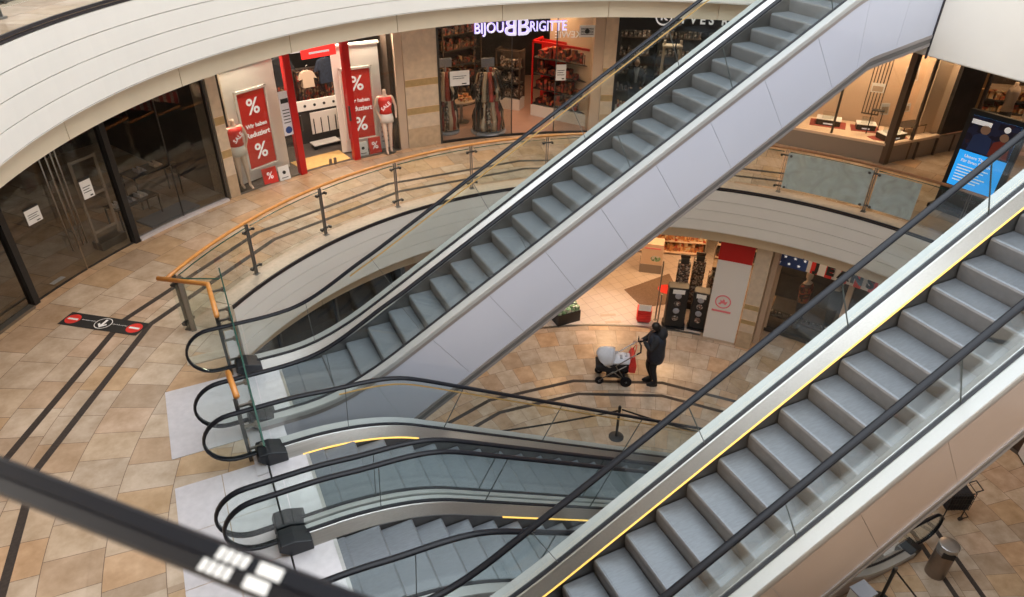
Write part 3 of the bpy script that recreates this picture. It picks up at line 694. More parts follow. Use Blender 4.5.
# sale shop
w=struct_root('window_4',(1.5,15.5,ZM)); b=MB(); b.ring(116.2,108.0,RF-.006,RF+.006,ZM+.03,8,3); b.build('pane','shopglass',w)
b=MB(); b.ring(116.2,108,RF-.03,RF+.03,ZM+.001,ZM+.03,2); b.build('sill','steel',w)
w=struct_root('window_5',(4.4,16.2,ZM)); b=MB(); b.ring(100.1,94.0,RF-.006,RF+.006,ZM+.03,8,3); b.build('pane','shopglass',w)
b=MB(); b.ring(100.1,94,RF-.03,RF+.03,ZM+.001,ZM+.03,2); b.build('sill','steel',w)
d=struct_root('door_2',(2.9,16.0,ZM))
for a in (107.75,100.25): b=MB(); mull(b,a,.16,.16); b.build('door_frame','redframe',d,bevel=.01)
b=MB(FA(107.0,RF+.05,ZM)); b.box(-.02,.02,1.0,1.35,.06,.1); b.build('handle','darksteel',d)
b=MB(FA(100.7,RF,ZM)); b.box(-.02,.02,1.0,1.35,.08,.12); b.build('handle','darksteel',d)
m=FA(103.6,RF-.05,7.14); b=MB(m); b.box(-.40,.40,0,.7,-.03,.03); s=b.build('shop_sign','redlit'); tag(s,'lit red sign above the sale shop entrance','sign')
b=MB(m); b.box(-.24,.24,.09,.13,.03,.034); b.build('letter_band','letter',s)
b=MB(); b.ring(107.3,100.9,RF+.08,RF+.75,ZM+.010,ZM+.02,2); tag(b.build('entrance_mat','orangemat'),'ochre entrance mat between the red door posts','mat')
b=MB(FA(103.6,RF+.02,ZM+.02))
for x in (-.07,.05): b.box(x,x+.06,0,.14,-.02,.02)
tag(b.build('door_stop','steel'),'small pair of steel door stops at the ochre mat','door stop')
def window_panel(p0,p1,label,h,bx,mask):
    T=thing('banner_stand',label,'banner stand',(p0[0],p0[1],ZM)); m=FR(p0,p1,ZM); Wd=math.hypot(p1[0]-p0[0],p1[1]-p0[1])
    b=MB(m); b.box(0,Wd,.04,h,-.06,0); b.build('panel','white',T)
    b=MB(m); b.box(-.03,Wd+.03,h,h+.05,-.08,.03); b.build('cornice','white',T)
    x0,x1,y0,y1=bx
    b=MB(m)
    for a in ((x0-.07,x0-.02,y0-.07,y1+.07),(x1+.02,x1+.07,y0-.07,y1+.07),(x0-.07,x1+.07,y0-.07,y0-.02),(x0-.07,x1+.07,y1+.02,y1+.07)): b.box(*a,0,.04)
    b.build('frame','white',T)
    b=MB(m); b.box(x0,x1,y0,y1,0.0,.02); bn=b.build('sale_banner','red',T)
    xc=(x0+x1)/2; hh=y1-y0
    mm=lambda y: m@Matrix.Translation((xc,y,.022))
    TXT('%',.48,.003,mm(y0+hh*.80),'lettering','letter',bn,font_bold=.006); TXT('%',.48,.003,mm(y0+hh*.20),'lettering','letter',bn,font_bold=.006)
    TXT('Wir haben',.125,.003,mm(y0+hh*.56),'lettering','letter',bn,font_bold=.003); TXT('Reduziert',.158,.003,mm(y0+hh*.44),'lettering','letter',bn,font_bold=.004)
    return T
window_panel((.90,15.62),(2.07,16.25),'white display panel with red sale banner, left of the red door posts',2.55,(.30,.98,.32,1.98),0)
window_panel((3.42,16.58),(4.54,16.62),'white display panel with red sale banner, right of the red door posts',2.55,(.20,.86,.36,2.0),0)
def card(loc,rz,wd,h,m_,txt,label,tm='letter'):
    m=W_(loc,rz)@Matrix.Rotation(R(90-8),4,'X'); b=MB(m); b.box(-wd/2,wd/2,0,h,-.012,.012); o=b.build('sale_card' if txt else 'info_card',m_); tag(o,label,'card')
    if txt: TXT(txt,h*.62,.002,m@Matrix.Translation((0,h*.5,.014)),'lettering',tm,o)
    else:
        b=MB(m); disc(b,0,h*.55,wd*.16,.012,.014,14); b.box(-wd*.3,wd*.3,h*.15,h*.2,.012,.014); b.build('print','ink',o)
    return o
card((1.52,15.50,ZM+.01),R(18),.34,.36,'red','%','red percent card on the floor under the left banner')
card((1.84,15.58,ZM+.01),R(18),.26,.32,'paper','','white card beside the red percent card at the left banner','ink')
card((3.86,16.26,ZM+.01),R(3),.24,.34,'paper','','white card on the floor at the foot of the right banner','ink')
card((4.17,16.28,ZM+.01),R(3),.30,.40,'red','%','red percent card between white card and right mannequin')
m=FA(95.4,11.0,ZM); b=MB(m); b.box(-.16,.16,.04,.92,-.01,.01); o=b.build('poster','cw'); tag(o,'pale grey poster with pink edge beside the right mannequin','poster')
b=MB(m); b.box(.12,.165,.04,.92,.01,.013); b.build('pink_edge','pink',o); b=MB(m)
for i in range(5): b.box(-.12,.06,.2+i*.12,.24+i*.12,.01,.013)
b.build('print','cgrey',o)
m=FA(108.85,RF-.02,5.58); b=MB(m); b.box(-.09,.15,0,.98,-.004,.004); o=b.build('poster','cw'); tag(o,'tall narrow pale notice with blue badge left of the red door post','poster')
b=MB(m); disc(b,.03,.12,.08,.004,.007,16); b.build('badge','blueprint',o); b=MB(m)
for i in range(5): b.box(-.05,.11,.28+i*.07,.30+i*.07,.004,.007)
b.box(-.06,.12,.72,.82,.004,.007); b.build('print','ink',o)
# inside of sale shop: counter beam, rack, hanging clothes
t=thing('shop_counter','white counter front with round holes inside the sale shop entrance','counter',(3.0,17.2,ZM)); m=FR((2.1,17.5),(3.75,17.75),ZM)
b=MB(m); b.box(0,1.7,.85,1.1,-.05,0); b.build('front_board','white',t); b=MB(m); b.box(0,1.7,.0,.85,-.45,-.04); b.build('body','dark',t); b=MB(m)
for i in range(6): disc(b,.25+i*.25,.97,.035,0,.006,12)
b.build('hole','ink',t)
t=thing('trolley','white wire clothes trolley inside the sale shop entrance','trolley',(3.2,17.6,ZM)); m=FR((2.85,17.1),(3.55,17.25),ZM)
b=MB(m); b.box(0,.7,.42,.95,-.02,0); b.box(0,.7,.1,.13,-.3,0); b.build('panel','white',t); b=MB(m)
for i in range(4): b.box(.06+i*.19,.08+i*.19,.35,.80,.0,.015)
b.build('bars','black',t)
for x in (.03,.67):
    b=MB(m); disc(b,x,.05,.05,-.03,.0,12); b.build('wheel','black',t)
def hanging(loc,label,col,h=.7,w=.4,z=1.3):
    T=thing('garment',label,'garment',(loc[0],loc[1],ZM+z)); m=FA(103,0,0); m=FR(loc,(loc[0]+1,loc[1]+.15),ZM+z); b=MB(m)
    P=[(-.5*w,.0),(.5*w,0),(.46*w,h*.55),(.75*w,h*.5),(.5*w,h*.9),(.15*w,h),(-.15*w,h),(-.5*w,h*.9),(-.75*w,h*.5),(-.46*w,h*.55)]
    b.prism(P,-.06,.06); b.build('shirt',col,T); b=MB(m); b.tube([(0,h,0),(0,h+.1,0),(.04,h+.13,0)],.008,6); b.build('hanger','steel',T); return T
hanging((3.05,17.9),'yellow-tan shirt hanging in the middle of the sale shop entrance','jamb',.40,.30,1.35)
hanging((2.45,17.7),'black shirt hanging at the left in the sale shop entrance','cloth',.7,.42,1.5)
hanging((3.55,17.95),'black jacket hanging at the right in the sale shop entrance','cloth2',.6,.4,1.4)
hanging((2.95,18.3),'grey top hanging high behind the tan shirt','cgrey',.5,.36,2.1)
for i,(x,lab) in enumerate(((2.2,'left'),(3.3,'right'))):
    T=thing('clothes_rail',f'{lab} clothes rail packed with dark garments at the back of the sale shop','clothes rail',(x,18.6,ZM)); m=FR((x-.5,18.6),(x+.5,18.7),ZM)
    b=MB(m); b.box(0,1,1.6,1.63,-.02,.02); b.box(0,.03,0,1.6,-.02,.02); b.box(.97,1,0,1.6,-.02,.02); b.build('frame','steel',T)
    b=MB(m)
    for j in range(12): b.box(.05+j*.077,.11+j*.077,.5,1.58,-.22,.22)
    b.build('clothes','goods',T)
    T.location.x=x
# Bijou shop
w=struct_root('window_6',(7.8,16.0,ZM))
for a0,a1 in ((88.1,83.2),(83.1,78.1),(72.0,67.1)): b=MB(); b.ring(a0,a1,RF-.006,RF+.006,ZM+.04,8,3); b.build('pane','shopglass',w)
b=MB(); mull(b,88.15,.05,.1); mull(b,78.05,.02,.05); mull(b,72.0,.02,.05); mull(b,83.15,.012,.03); b.build('frame','darksteel',w)
b=MB(); b.ring(88.1,67.1,RF-.04,RF+.04,ZM+.001,ZM+.04,2); b.build('sill','black',w)
sg=thing('shop_sign','white glowing BIJOU BRIGITTE lettering above the jewellery shop','sign',FA(77,10.62,7.1).translation)
def lit(s,a,z,size,mirror=False,sx=1,bold=.006):
    o=TXT(s,size,.02,FA(a,10.62,z),'letters','litwhite',sg,mirror,bold,sx)
    TXT(s,size,.006,FA(a,10.65,z),'glow_backing','litglow',sg,mirror,bold+.007,sx)
lit('BIJOU',81.35,7.36,.34,sx=.86,bold=0); lit('B',78.4,7.35,.58,True,1.0,.004); lit('B',76.75,7.35,.58,False,1.0,.004); lit('RIGITTE',73.4,7.35,.33,sx=.80,bold=0)
def scarf_stand(loc,label,r=.34,h=1.5):
    T=thing('scarf_stand',label,'display stand',loc); m=Matrix.Translation(loc)
    b=MB(m); b.lathe([(r*.9,0),(r*.95,.03),(r*.9,.07),(.03,.09),(.03,h+.25)],n=24); b.build('base','cgrey',T)
    cols=['tray','goods2','accessory','black','jamb','tray','accessory','redmat']
    for tier,(z0,z1,rr,n) in enumerate(((.12,1.02,r*.78,16),(.92,h+.12,r*.82,14))):
        for i in range(n):
            a=2*PI*i/n; c_,s_=math.cos(a),math.sin(a); b=MB(m@Matrix.Rotation(a,4,'Z')); wv=.052
            P=[]
            for q in range(7):
                u=q/6; z=z1-(z1-z0)*u; rad=rr*(.55+.45*min(1,u*1.6))+.02*math.sin(q*2+i); P.append([(rad,-wv-.012*u,z),(rad+.03,-wv*.6,z),(rad+.035,wv*.6,z),(rad,wv+.012*u,z),(rad-.02,0,z)])
            b.loft(P); b.build('scarf',cols[(i*3+tier)%8],T,smooth=True)
    b=MB(m); b.lathe([(r*.25,h+.02),(r*.3,h+.04),(r*.2,h+.06)],n=20); b.build('ring','darksteel',T)
    b=MB(m@Matrix.Rotation(R(-8),4,'Z')); b.box(-.17,.17,-.01,.01,h+.2,h+.42); b.build('card','cgrey',T)
    return T
scarf_stand((7.36,16.60,ZM),'round stand hung with black and beige scarves behind the jewellery shop glass',.50,1.5)
scarf_stand((6.35,17.0,ZM),'scarf stand half hidden by the stone pillar in the jewellery shop',.34,1.5)
# wall tables and cabinets
def goods_table(p0,p1,label,h,dp,mt,gm,levels=1,lift=.35,base='white'):
    T=thing('display_cabinet',label,'cabinet',(p0[0],p0[1],ZM)); m=FR(p0,p1,ZM); L_=math.hypot(p1[0]-p0[0],p1[1]-p0[1])
    b=MB(m); b.box(0,L_,0,.32,-dp,0); b.build('base',base,T)
    b=MB(m); b.box(0,L_,.32,h,-dp,-dp+.03); b.build('back_panel',mt,T)
    b=MB(m)
    for x in (0,L_-.04): b.box(x,x+.04,.32,h,-.04,0)
    b.box(0,L_,h,h+.06,-.05,.0); b.box(0,.04,h,h+.06,-dp,0); b.box(L_-.04,L_,h,h+.06,-dp,0); b.build('frame',mt,T)
    z=.34
    for i in range(levels):
        b=MB(m); b.box(.03,L_-.03,z,z+.02,-dp+.03,-.03); s_=b.build('shelf','dark',T)
        b=MB(m); x=.08
        while x<L_-.12:
            ww=random.uniform(.06,.14); hh=random.uniform(.08,lift-.1); b.box(x,x+ww,z+.02,z+.02+hh,-dp+.08,-random.uniform(.05,.2)); x+=ww+.03
        b.build('goods',gm,T); z+=lift
    return T
goods_table((8.98,17.30),(9.98,15.72),'white based display cabinet with red frame at the right of the jewellery shop',2.0,.55,'redframe','goodsred',4,.42)
goods_table((8.35,18.3),(8.85,17.75),'small glass display with pale base behind the jewellery cabinet',1.6,.4,'darkbrown','goods2',3,.4)
goods_table((6.9,18.6),(8.2,18.9),'dark wall shelving with gold goods at the back of the jewellery shop',2.4,.4,'darkbrown','goods',5,.42,'darkbrown')
goods_table((6.2,19.0),(6.9,18.9),'narrow dark shelving behind the scarf stands',2.2,.4,'darkbrown','darkbrown',5,.42,'darkbrown')
T=thing('display_table','round table heaped with jewellery behind the scarf stand','table',(6.98,17.55,ZM)); m=Matrix.Translation((6.98,17.55,ZM))
b=MB(m); b.lathe([(.2,0),(.2,.03),(.04,.05),(.04,.6)],n=16); b.build('pedestal','steel',T); b=MB(m); b.lathe([(.38,.6),(.38,.64)],n=24); b.build('table_top','jamb',T)
b=MB(m)
for i in range(26):
    a=random.random()*6.28; r_=random.random()*.3; b.lathe([(.05,0),(.05,.04+random.random()*.08)],(r_*math.cos(a),r_*math.sin(a),.64),7)
b.build('goods','goodswarm',T)
poster(85.3,RF-.03,6.03,.50,.36,'white double notice with code squares on the left jewellery shop pane',head=False,lines=2)
poster(71.3,RF-.03,6.0,.26,.40,'small white notice on the right jewellery shop pane',head=False,lines=3)
b=MB(FR((9.78,17.9),(9.92,15.55),0)); b.box(.1,2.3,ZM,8.0,-.06,0); S('wall_side_bijou',b,'jamb')
m=FA(68.9,RF-.02,7.15); o=TXT('KEWIE',.23,.004,FA(70.3,11.05,7.05),'reflected_lettering','letter',None,True); tag(o,'reflection of small white letters, set as mirrored text inside the jewellery shop','lettering')  # a reflection modelled as solid mirrored letters
m=FA(68.1,RF+.0,7.0); b=MB(m); b.box(-.18,.2,.06,.34,.0,.02); o=b.build('wall_plate','paper'); tag(o,'white plate with dark emblem on the beige jamb','sign'); b=MB(m)
for i in range(5): b.box(-.15,.17,.12+i*.035,.135+i*.035,.02,.024)
disc(b,.01,.2,.06,.02,.026,12); b.build('emblem','ink',o)
# cosmetics shop with dark front
w=struct_root('window_7',(11.3,14.5,ZM))
for a0,a1 in ((63.8,56.2),(56.1,48)): b=MB(); b.ring(a0,a1,RF-.006,RF+.006,ZM+.04,7.25,3); b.build('pane','shopglass',w)
b=MB(); mull(b,63.7,.08,.1); mull(b,56.15,.03,.06); b.build('frame','black',w)
b=MB(); b.ring(63.9,44,RF-.03,RF+.05,7.25,8.0,2); b.build('fascia_panel','black',w)
b=MB(); b.ring(63.9,44,RF-.04,RF+.04,ZM+.001,ZM+.04,2); b.build('sill','black',w)
sg=thing('shop_sign','white YVES R lettering and round emblem on the black shop front','sign',FA(56,10.7,7.4).translation)
for i,(ch,a) in enumerate((('Y',55.7),('V',54.4),('E',53.2),('S',52.1),('R',50.4),('O',49.0))): TXT(ch,.30,.015,FA(a,10.68,7.545),'letter','letter',sg,font_bold=.008,sx=.9)
m=FA(58.2,10.68,7.585); b=MB(m)
for i in range(28):
    a,c_=2*PI*i/28,2*PI*(i+1)/28; r0,r1=.17,.205
    b.hexa([(r0*math.cos(a),r0*math.sin(a),0),(r1*math.cos(a),r1*math.sin(a),0),(r1*math.cos(c_),r1*math.sin(c_),0),(r0*math.cos(c_),r0*math.sin(c_),0),(r0*math.cos(a),r0*math.sin(a),.02),(r1*math.cos(a),r1*math.sin(a),.02),(r1*math.cos(c_),r1*math.sin(c_),.02),(r0*math.cos(c_),r0*math.sin(c_),.02)])
b.build('emblem_ring','letter',sg); TXT('K',.25,.015,m,'letter','letter',sg,font_bold=.008)
T=thing('ladder_shelf','pale wooden ladder shelf in the cosmetics shop window','shelf',(11.75,15.3,ZM)); m=FR((11.62,15.05),(12.05,14.80),ZM)
for x,k_ in ((0,.05),(.5,-.03)): b=MB(m); b.hexa([(x-.03,0,-.03),(x+.03,0,-.03),(x+.03,0,.03),(x-.03,0,.03),(x+k_-.03,2.25,-.25),(x+k_+.03,2.25,-.25),(x+k_+.03,2.25,-.19),(x+k_-.03,2.25,-.19)]); b.build('rail','creamshop',T)
for h in (.45,1.2,2.1): b=MB(m); b.box(.0,.5,h,h+.05,-.3,-.02); b.build('shelf','creamshop',T)
b=MB(m)
for i in range(5): b.lathe([(.035,0),(.035,.12),(.015,.14),(.015,.17)],(0,0,0),8,m=Matrix.Translation((.06+i*.09,.5,-.12))@Matrix.Rotation(R(-90),4,'X'))
b.build('bottles','goodswarm',T)
T=thing('display_table','low lit table with small goods at the left of the cosmetics shop window','table',(10.9,15.1,ZM)); m=FA(61.3,RF+.45,ZM)
b=MB(m); b.box(-.35,.45,.0,.5,-.25,.2); b.build('plinth','darkbrown',T); b=MB(m); b.box(-.37,.47,.5,.53,-.27,.22); b.build('table_top','creamshop',T); b=MB(m)
for i in range(9): b.box(-.3+i*.08,-.25+i*.08,.53,.6+random.random()*.12,-.15,-.05+random.random()*.15)
b.build('goods','goodswarm',T)
# shelving in the cosmetics shop (dark, many small things)
for i,(a0,a1) in enumerate(((62.5,58.5),(57.5,52.5),(51.5,46.5))):
    T=thing('wall_shelf',f'{["left","middle","right"][i]} dark wall shelf with small packs in the cosmetics shop','shelf',FA((a0+a1)/2,13,ZM).translation)
    b=MB(); b.ring(a0,a1,13,13.35,ZM,7.3,2); b.build('carcass','dark',T)
    for j in range(5):
        b=MB(); b.ring(a0,a1,12.75,13,ZM+.5+j*.5,ZM+.53+j*.5,2); b.build('board','darkbrown',T)
        b=MB(); a=a0-.2
        while a>a1+.4: hh=random.uniform(.08,.22); b.ring(a,a-.35,12.8,12.95,ZM+.53+j*.5,ZM+.53+j*.5+hh,1); a-=.55
        b.build('goods','goods2',T)

# ------------------------------------------------------------------ right shop of the middle floor (cream window display)
P0,P1,P2,P3=(13.75,12.95),(14.26,12.27),(15.31,10.62),(18.3,10.50)
def planewall(p0,p1,z0,z1,t,m_,name,parent=None,off=0):
    m=FR(p0,p1,0); L_=math.hypot(p1[0]-p0[0],p1[1]-p0[1]); b=MB(m); b.box(0,L_,z0,z1,-t+off,off); o=b.build(name,m_,parent)
    if parent is None: o['kind']='structure'
    return o
w=struct_root('window_8',(14.8,11.5,ZM))
planewall(P0,P2,ZM+.48,7.9,.01,'shopglass','pane',w); planewall(P2,(17.0,10.54),ZM+.48,7.9,.01,'shopglass','pane',w)
def postat(p,wd,mt,z0=ZM,z1=7.9,par=None,d=None):
    b=MB(); d=d or wd; b.box(p[0]-wd/2,p[0]+wd/2,p[1]-d/2,p[1]+d/2,z0,z1,ch=.01); return b.build('mullion',mt,par)
for p,wd in ((P2,.16),((16.05,10.59),.07),((14.60,11.75),.05),((13.75,12.95),.05)): postat(p,wd,'bronze',par=w)
planewall(P0,P2,ZM,ZM+.44,.08,'creamgrey','plinth_front',w,.03); planewall(P2,(17.9,10.51),ZM,ZM+.44,.08,'creamgrey','plinth_front',w,.03)
planewall(P0,P2,ZM+.44,ZM+.50,.14,'creamshop','sill',w,.05); planewall(P2,(17.0,10.56),ZM+.44,ZM+.50,.14,'creamshop','sill',w,.05)
for t_ in (.35,.62,.86):
    x=P2[0]+(17.9-P2[0])*t_; b=MB(); b.box(x-.01,x+.01,10.46,10.52,ZM,ZM+.44); b.build('joint','bronze',w)
b=MB(); b.prism([P1,(14.2,12.3),P0,(14.5,13.5),(15.6,12.6),(16.4,11.5),(17.0,11.4),(17.0,10.6),P2],ZM+.05,ZM+.46); S('floor_window_display',b,'creamshop')
planewall((16.6,10.88),(17.35,10.85),ZM+.44,7.9,.1,'creamshop','wall_cream_pier'); 
planewall((13.9,13.9),(15.9,12.4),ZM,7.9,.1,'creamshop','wall_display_back'); planewall((15.9,12.4),(17.1,11.5),ZM,7.9,.1,'creamshop','wall_display_back_right')
planewall((17.1,11.5),(17.12,10.6),ZM,7.9,.06,'creamshop','wall_display_fin')
# slatted screens and trays
def slat(p0,p1,z0,z1,n,label):
    T=thing('slatted_screen',label,'screen',(p0[0],p0[1],z0)); m=FR(p0,p1,0); L_=math.hypot(p1[0]-p0[0],p1[1]-p0[1])
    for i in range(n): x=L_*i/(n-1); b=MB(m); b.box(x-.012,x+.012,z0,z1,-.02,.02); b.build('slat','bronze',T)
    b=MB(m); b.box(-.02,L_+.02,z0-.03,z0,-.02,.02); b.build('rail','bronze',T)
slat((15.86,12.02),(16.08,11.72),5.38,7.9,6,'bronze slatted screen hanging in the cream shop window')
def tray(x,y,rz,label,wd=.6,dp=.32,redm=True):
    T=thing('display_tray',label,'display tray',(x,y,ZM+.46),rz); m=W_((x,y,ZM+.46),rz)
    if redm: b=MB(m); b.box(-wd*.75,wd*.75,-dp*.8,dp*.8,.0,.012); b.build('mat','redmat',T)
    b=MB(m); b.box(-wd/2,wd/2,-dp/2,dp/2,.012,.15); b.build('box','tray',T,bevel=.01)
    b=MB(m); b.box(-wd/2-.01,wd/2+.01,-dp/2-.01,dp/2+.01,.15,.165); b.build('top','paper',T); b=MB(m); b.box(-wd*.3,wd*.3,-dp*.3,dp*.3,.165,.30); b.build('glass_case','shopglass',T)
    b=MB(m); b.box(-wd*.2,wd*.2,-dp/2-.012,-dp/2-.001,.045,.075); b.build('lettering','letter',T)
tray(15.12,12.35,R(-50),'long black display tray on red mat in the left bay of the cream window',.58,.34)
tray(15.70,11.68,R(-45),'short black display tray on red mat behind the cream window middle bay',.45,.30)
tray(15.72,10.93,R(-8),'black display tray on red mat in the right bay of the cream window',.6,.34)
def frame_stand(x,y,z,wd,h,rz,label):
    T=thing('picture_card',label,'card',(x,y,z),rz); m=W_((x,y,z),rz)@Matrix.Rotation(R(82),4,'X'); b=MB(m); b.box(-wd/2,wd/2,0,h,-.01,.01); b.build('card','paper',T)
    b=MB(m); b.box(-wd*.4,wd*.4,h*.12,h*.7,.01,.013); b.build('print','jamb',T); b=MB(m); b.box(-.01,.01,-.0,h*.8,-.06,-.011); b.build('strut','bronze',T)
frame_stand(15.88,11.78,5.95,.30,.22,R(-50),'white card hanging in front of the slatted screen')
frame_stand(16.35,11.3,6.3,.38,.34,R(-10),'white framed card high in the right bay of the cream window')
frame_stand(16.2,11.15,5.6,.40,.2,R(-10),'white card on low riser in the right bay')
frame_stand(15.72,11.3,5.55,.2,.28,R(-30),'small narrow white card behind the corner post')
T=thing('display_riser','dark display table with thin legs in the right bay of the cream window','table',(16.55,11.08,ZM+.46)); m=W_((16.55,11.08,ZM+.46),R(-4))
b=MB(m); b.box(-.4,.35,-.2,.2,.2,.22); b.build('table_top','tray',T)
for x in (-.38,.33):
    for y in (-.18,.18): b=MB(m); b.box(x-.01,x+.01,y-.01,y+.01,0,.2); b.build('leg','tray',T)
T=thing('card_stand','open dark frame stand with pale top near the corner post','stand',(15.55,11.35,ZM+.46)); m=W_((15.55,11.35,ZM+.46),R(-45))
for x in (-.12,.12): b=MB(m); b.box(x-.01,x+.01,-.01,.01,0,.6); b.build('upright','tray',T)
b=MB(m); b.box(-.14,.14,-.08,.08,.6,.62); b.build('top','tray',T)
# dark front and shop beyond the pier
planewall((17.02,10.53),(17.95,10.49),ZM+.5,7.9,.1,'dark','wall_dark_pier')
w=struct_root('window_9',(20.3,9.9,ZM)); planewall((18.0,10.4),(21.5,7.2),ZM+.1,7.9,.01,'shopglass','pane',w); postat((18.0,10.4),.08,'bronze',par=w); postat((18.75,9.72),.06,'creamshop',par=w); postat((20.2,8.39),.08,'bronze',par=w)
b=MB(); b.prism([(18,10.4),(21.5,7.2),(26,10),(21,15)],ZM+.001,ZM+.01); S('floor_shop_5',b,'pinkfloor')
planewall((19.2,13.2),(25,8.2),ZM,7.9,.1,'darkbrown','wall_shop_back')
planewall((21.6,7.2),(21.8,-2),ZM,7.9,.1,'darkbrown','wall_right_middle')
f=MB(); f.ring(-30,45,16.9,24,ZM-.3,ZM); S('floor_middle_right',f,'stone'); c=MB(); c.ring(-30,45,16.9,24,8.05,8.12,3); S('ceiling_middle_right',c,'ceil')
def clothes_dummy(x,y,col,label):
    T=thing('clothes_bust',label,'mannequin',(x,y,ZM)); m=Matrix.Translation((x,y,ZM))
    def sect(z,rx,ry,n=16): return [(rx*math.cos(2*PI*i/n),ry*math.sin(2*PI*i/n),z) for i in range(n)]
    b=MB(m); b.loft([sect(.95,.17,.12),sect(1.15,.14,.11),sect(1.4,.2,.13),sect(1.52,.17,.09),sect(1.58,.05,.05),sect(1.66,.045,.045)]); b.build('bust',col,T,smooth=True)
    b=MB(m); b.loft([sect(.15,.24,.2),sect(.95,.16,.12)]); b.build('skirt','cloth',T,smooth=True); b=MB(m); b.lathe([(.15,0),(.15,.02),(.02,.03),(.02,.95)],n=12); b.build('stand','steel',T)
clothes_dummy(18.9,10.25,'mann','bust in pink top and black skirt beyond the screen kiosk'); clothes_dummy(20.3,10.0,'cgrey','bust in grey top further inside that shop'); clothes_dummy(18.5,11.6,'darkfloor','dim bust at the left end of the far right shop')
goods_table((20.0,11.6),(21.7,10.2),'low lit goods table deep in the far right shop',1.0,.6,'jamb','goodswarm',2,.35,'creamshop')
b=MB(FR((17.9,10.95),(18.4,10.6),6.0)); b.box(0,.62,0,.75,-.01,.01); o=b.build('poster','yellowcard'); tag(o,'cream and red poster hanging in the far right shop','poster'); b=MB(FR((17.9,10.95),(18.4,10.6),6.0)); b.box(0,.16,.05,.70,.01,.014); b.build('red_stripe','red',o)
b=MB(FR((17.95,10.75),(18.3,10.45),5.25)); b.box(0,.4,0,.85,-.04,.01); tag(b.build('display_board','yellowcard'),'plain cream board below the poster in the far right shop','board')

# information screen kiosk
kx,ky=14.36,8.50; T=thing('screen_kiosk','black kiosk with bright blue screen beside the right railing','screen',(14.1,7.9,ZM))
m=FR((14.357,8.504),(14.529,7.40),ZM); m=m@Matrix.Rotation(R(-3),4,'X')
b=MB(m); b.box(0,1.12,.08,2.12,-.12,0); b.build('housing','black',T,bevel=.015)
b=MB(m); b.box(-.03,1.15,0,.08,-.3,.2); b.build('foot','black',T)
b=MB(m); b.box(.10,1.02,.55,2.02,.0,.006); s=b.build('display','screen',T)
b=MB(m); b.box(.10,1.02,1.30,2.02,.006,.009); pc=b.build('picture','screend',s)
def person_print(x,y,sc_,col,f_):
    b=MB(m); b.prism([(x-.17*sc_,y),(x+.17*sc_,y),(x+.14*sc_,y+.25*sc_),(x+.05*sc_,y+.3*sc_),(x-.05*sc_,y+.3*sc_),(x-.14*sc_,y+.25*sc_)],.009,.012); b.build('pictured_person',col,s); b=MB(m); disc(b,x,y+.37*sc_,.075*sc_,.009,.012,12); b.build('pictured_face',f_,s)
person_print(.42,1.33,1.25,'blueprint','skin'); person_print(.80,1.33,1.1,'redmat','skin')
b=MB(m); disc(b,.80,1.90,.06,.009,.013,14); b.box(.12,.5,1.86,1.95,.009,.012); b.build('badge','letter',s)
TXT('Unsere Tipps:',.085,.001,m@Matrix.Translation((.47,1.20,.010)),'screen_text','letter',s,font_bold=.002); TXT('Für Ihren Besuch',.085,.001,m@Matrix.Translation((.49,1.10,.010)),'screen_text','letter',s,font_bold=.002)
b=MB(m)
for i in range(6): b.box(.17,.78-.07*(i%3),.98-i*.062,1.00-i*.062,.006,.010)
b.build('text_lines','letter',s)

# ------------------------------------------------------------------ floor sticker
m=FR((-2.533,11.398),(-1.40,10.44),ZM+.001); T=None
X=Vector((1.1,-.93,0)).normalized(); 
m=Matrix.Translation((-1.875,11.065,ZM+.009))@Matrix.Rotation(math.atan2(-.85,1.09),4,'Z')
b=MB(m); b.box(-.71,.71,-.17,.17,-.002,.0); st=b.build('floor_sticker','ink'); tag(st,'black floor sticker with two red no-entry discs and an arrow','sticker')
for x in (-.56,.56):
    b=MB(m); disc(b,x,0,.125,0,.002,24); q=b.build('no_entry_disc','red',st); b=MB(m); b.box(x-.09,x+.09,-.022,.022,.002,.003); b.build('bar','paper',q)
b=MB(m)
for i in range(28):
    a,c_=2*PI*i/28,2*PI*(i+1)/28; r0,r1=.128,.140
    b.add([(r0*math.cos(a),r0*math.sin(a),.002),(r1*math.cos(a),r1*math.sin(a),.002),(r1*math.cos(c_),r1*math.sin(c_),.002),(r0*math.cos(c_),r0*math.sin(c_),.002)],[(0,1,2,3)])
b.prism([(-.02,.10),(.02,.10),(.02,-.04),(.06,-.0),(.08,-.03),(0,-.11),(-.08,-.03),(-.06,0),(-.02,-.04)],0,.002); b.build('arrow','paper',st)
TXT('KEIN DURCHGANG',.03,.0005,m@Matrix.Translation((-.28,.02,.001)),'sticker_text','paper',st); TXT('KEIN DURCHGANG',.03,.0005,m@Matrix.Translation((.28,.02,.001)),'sticker_text','paper',st)

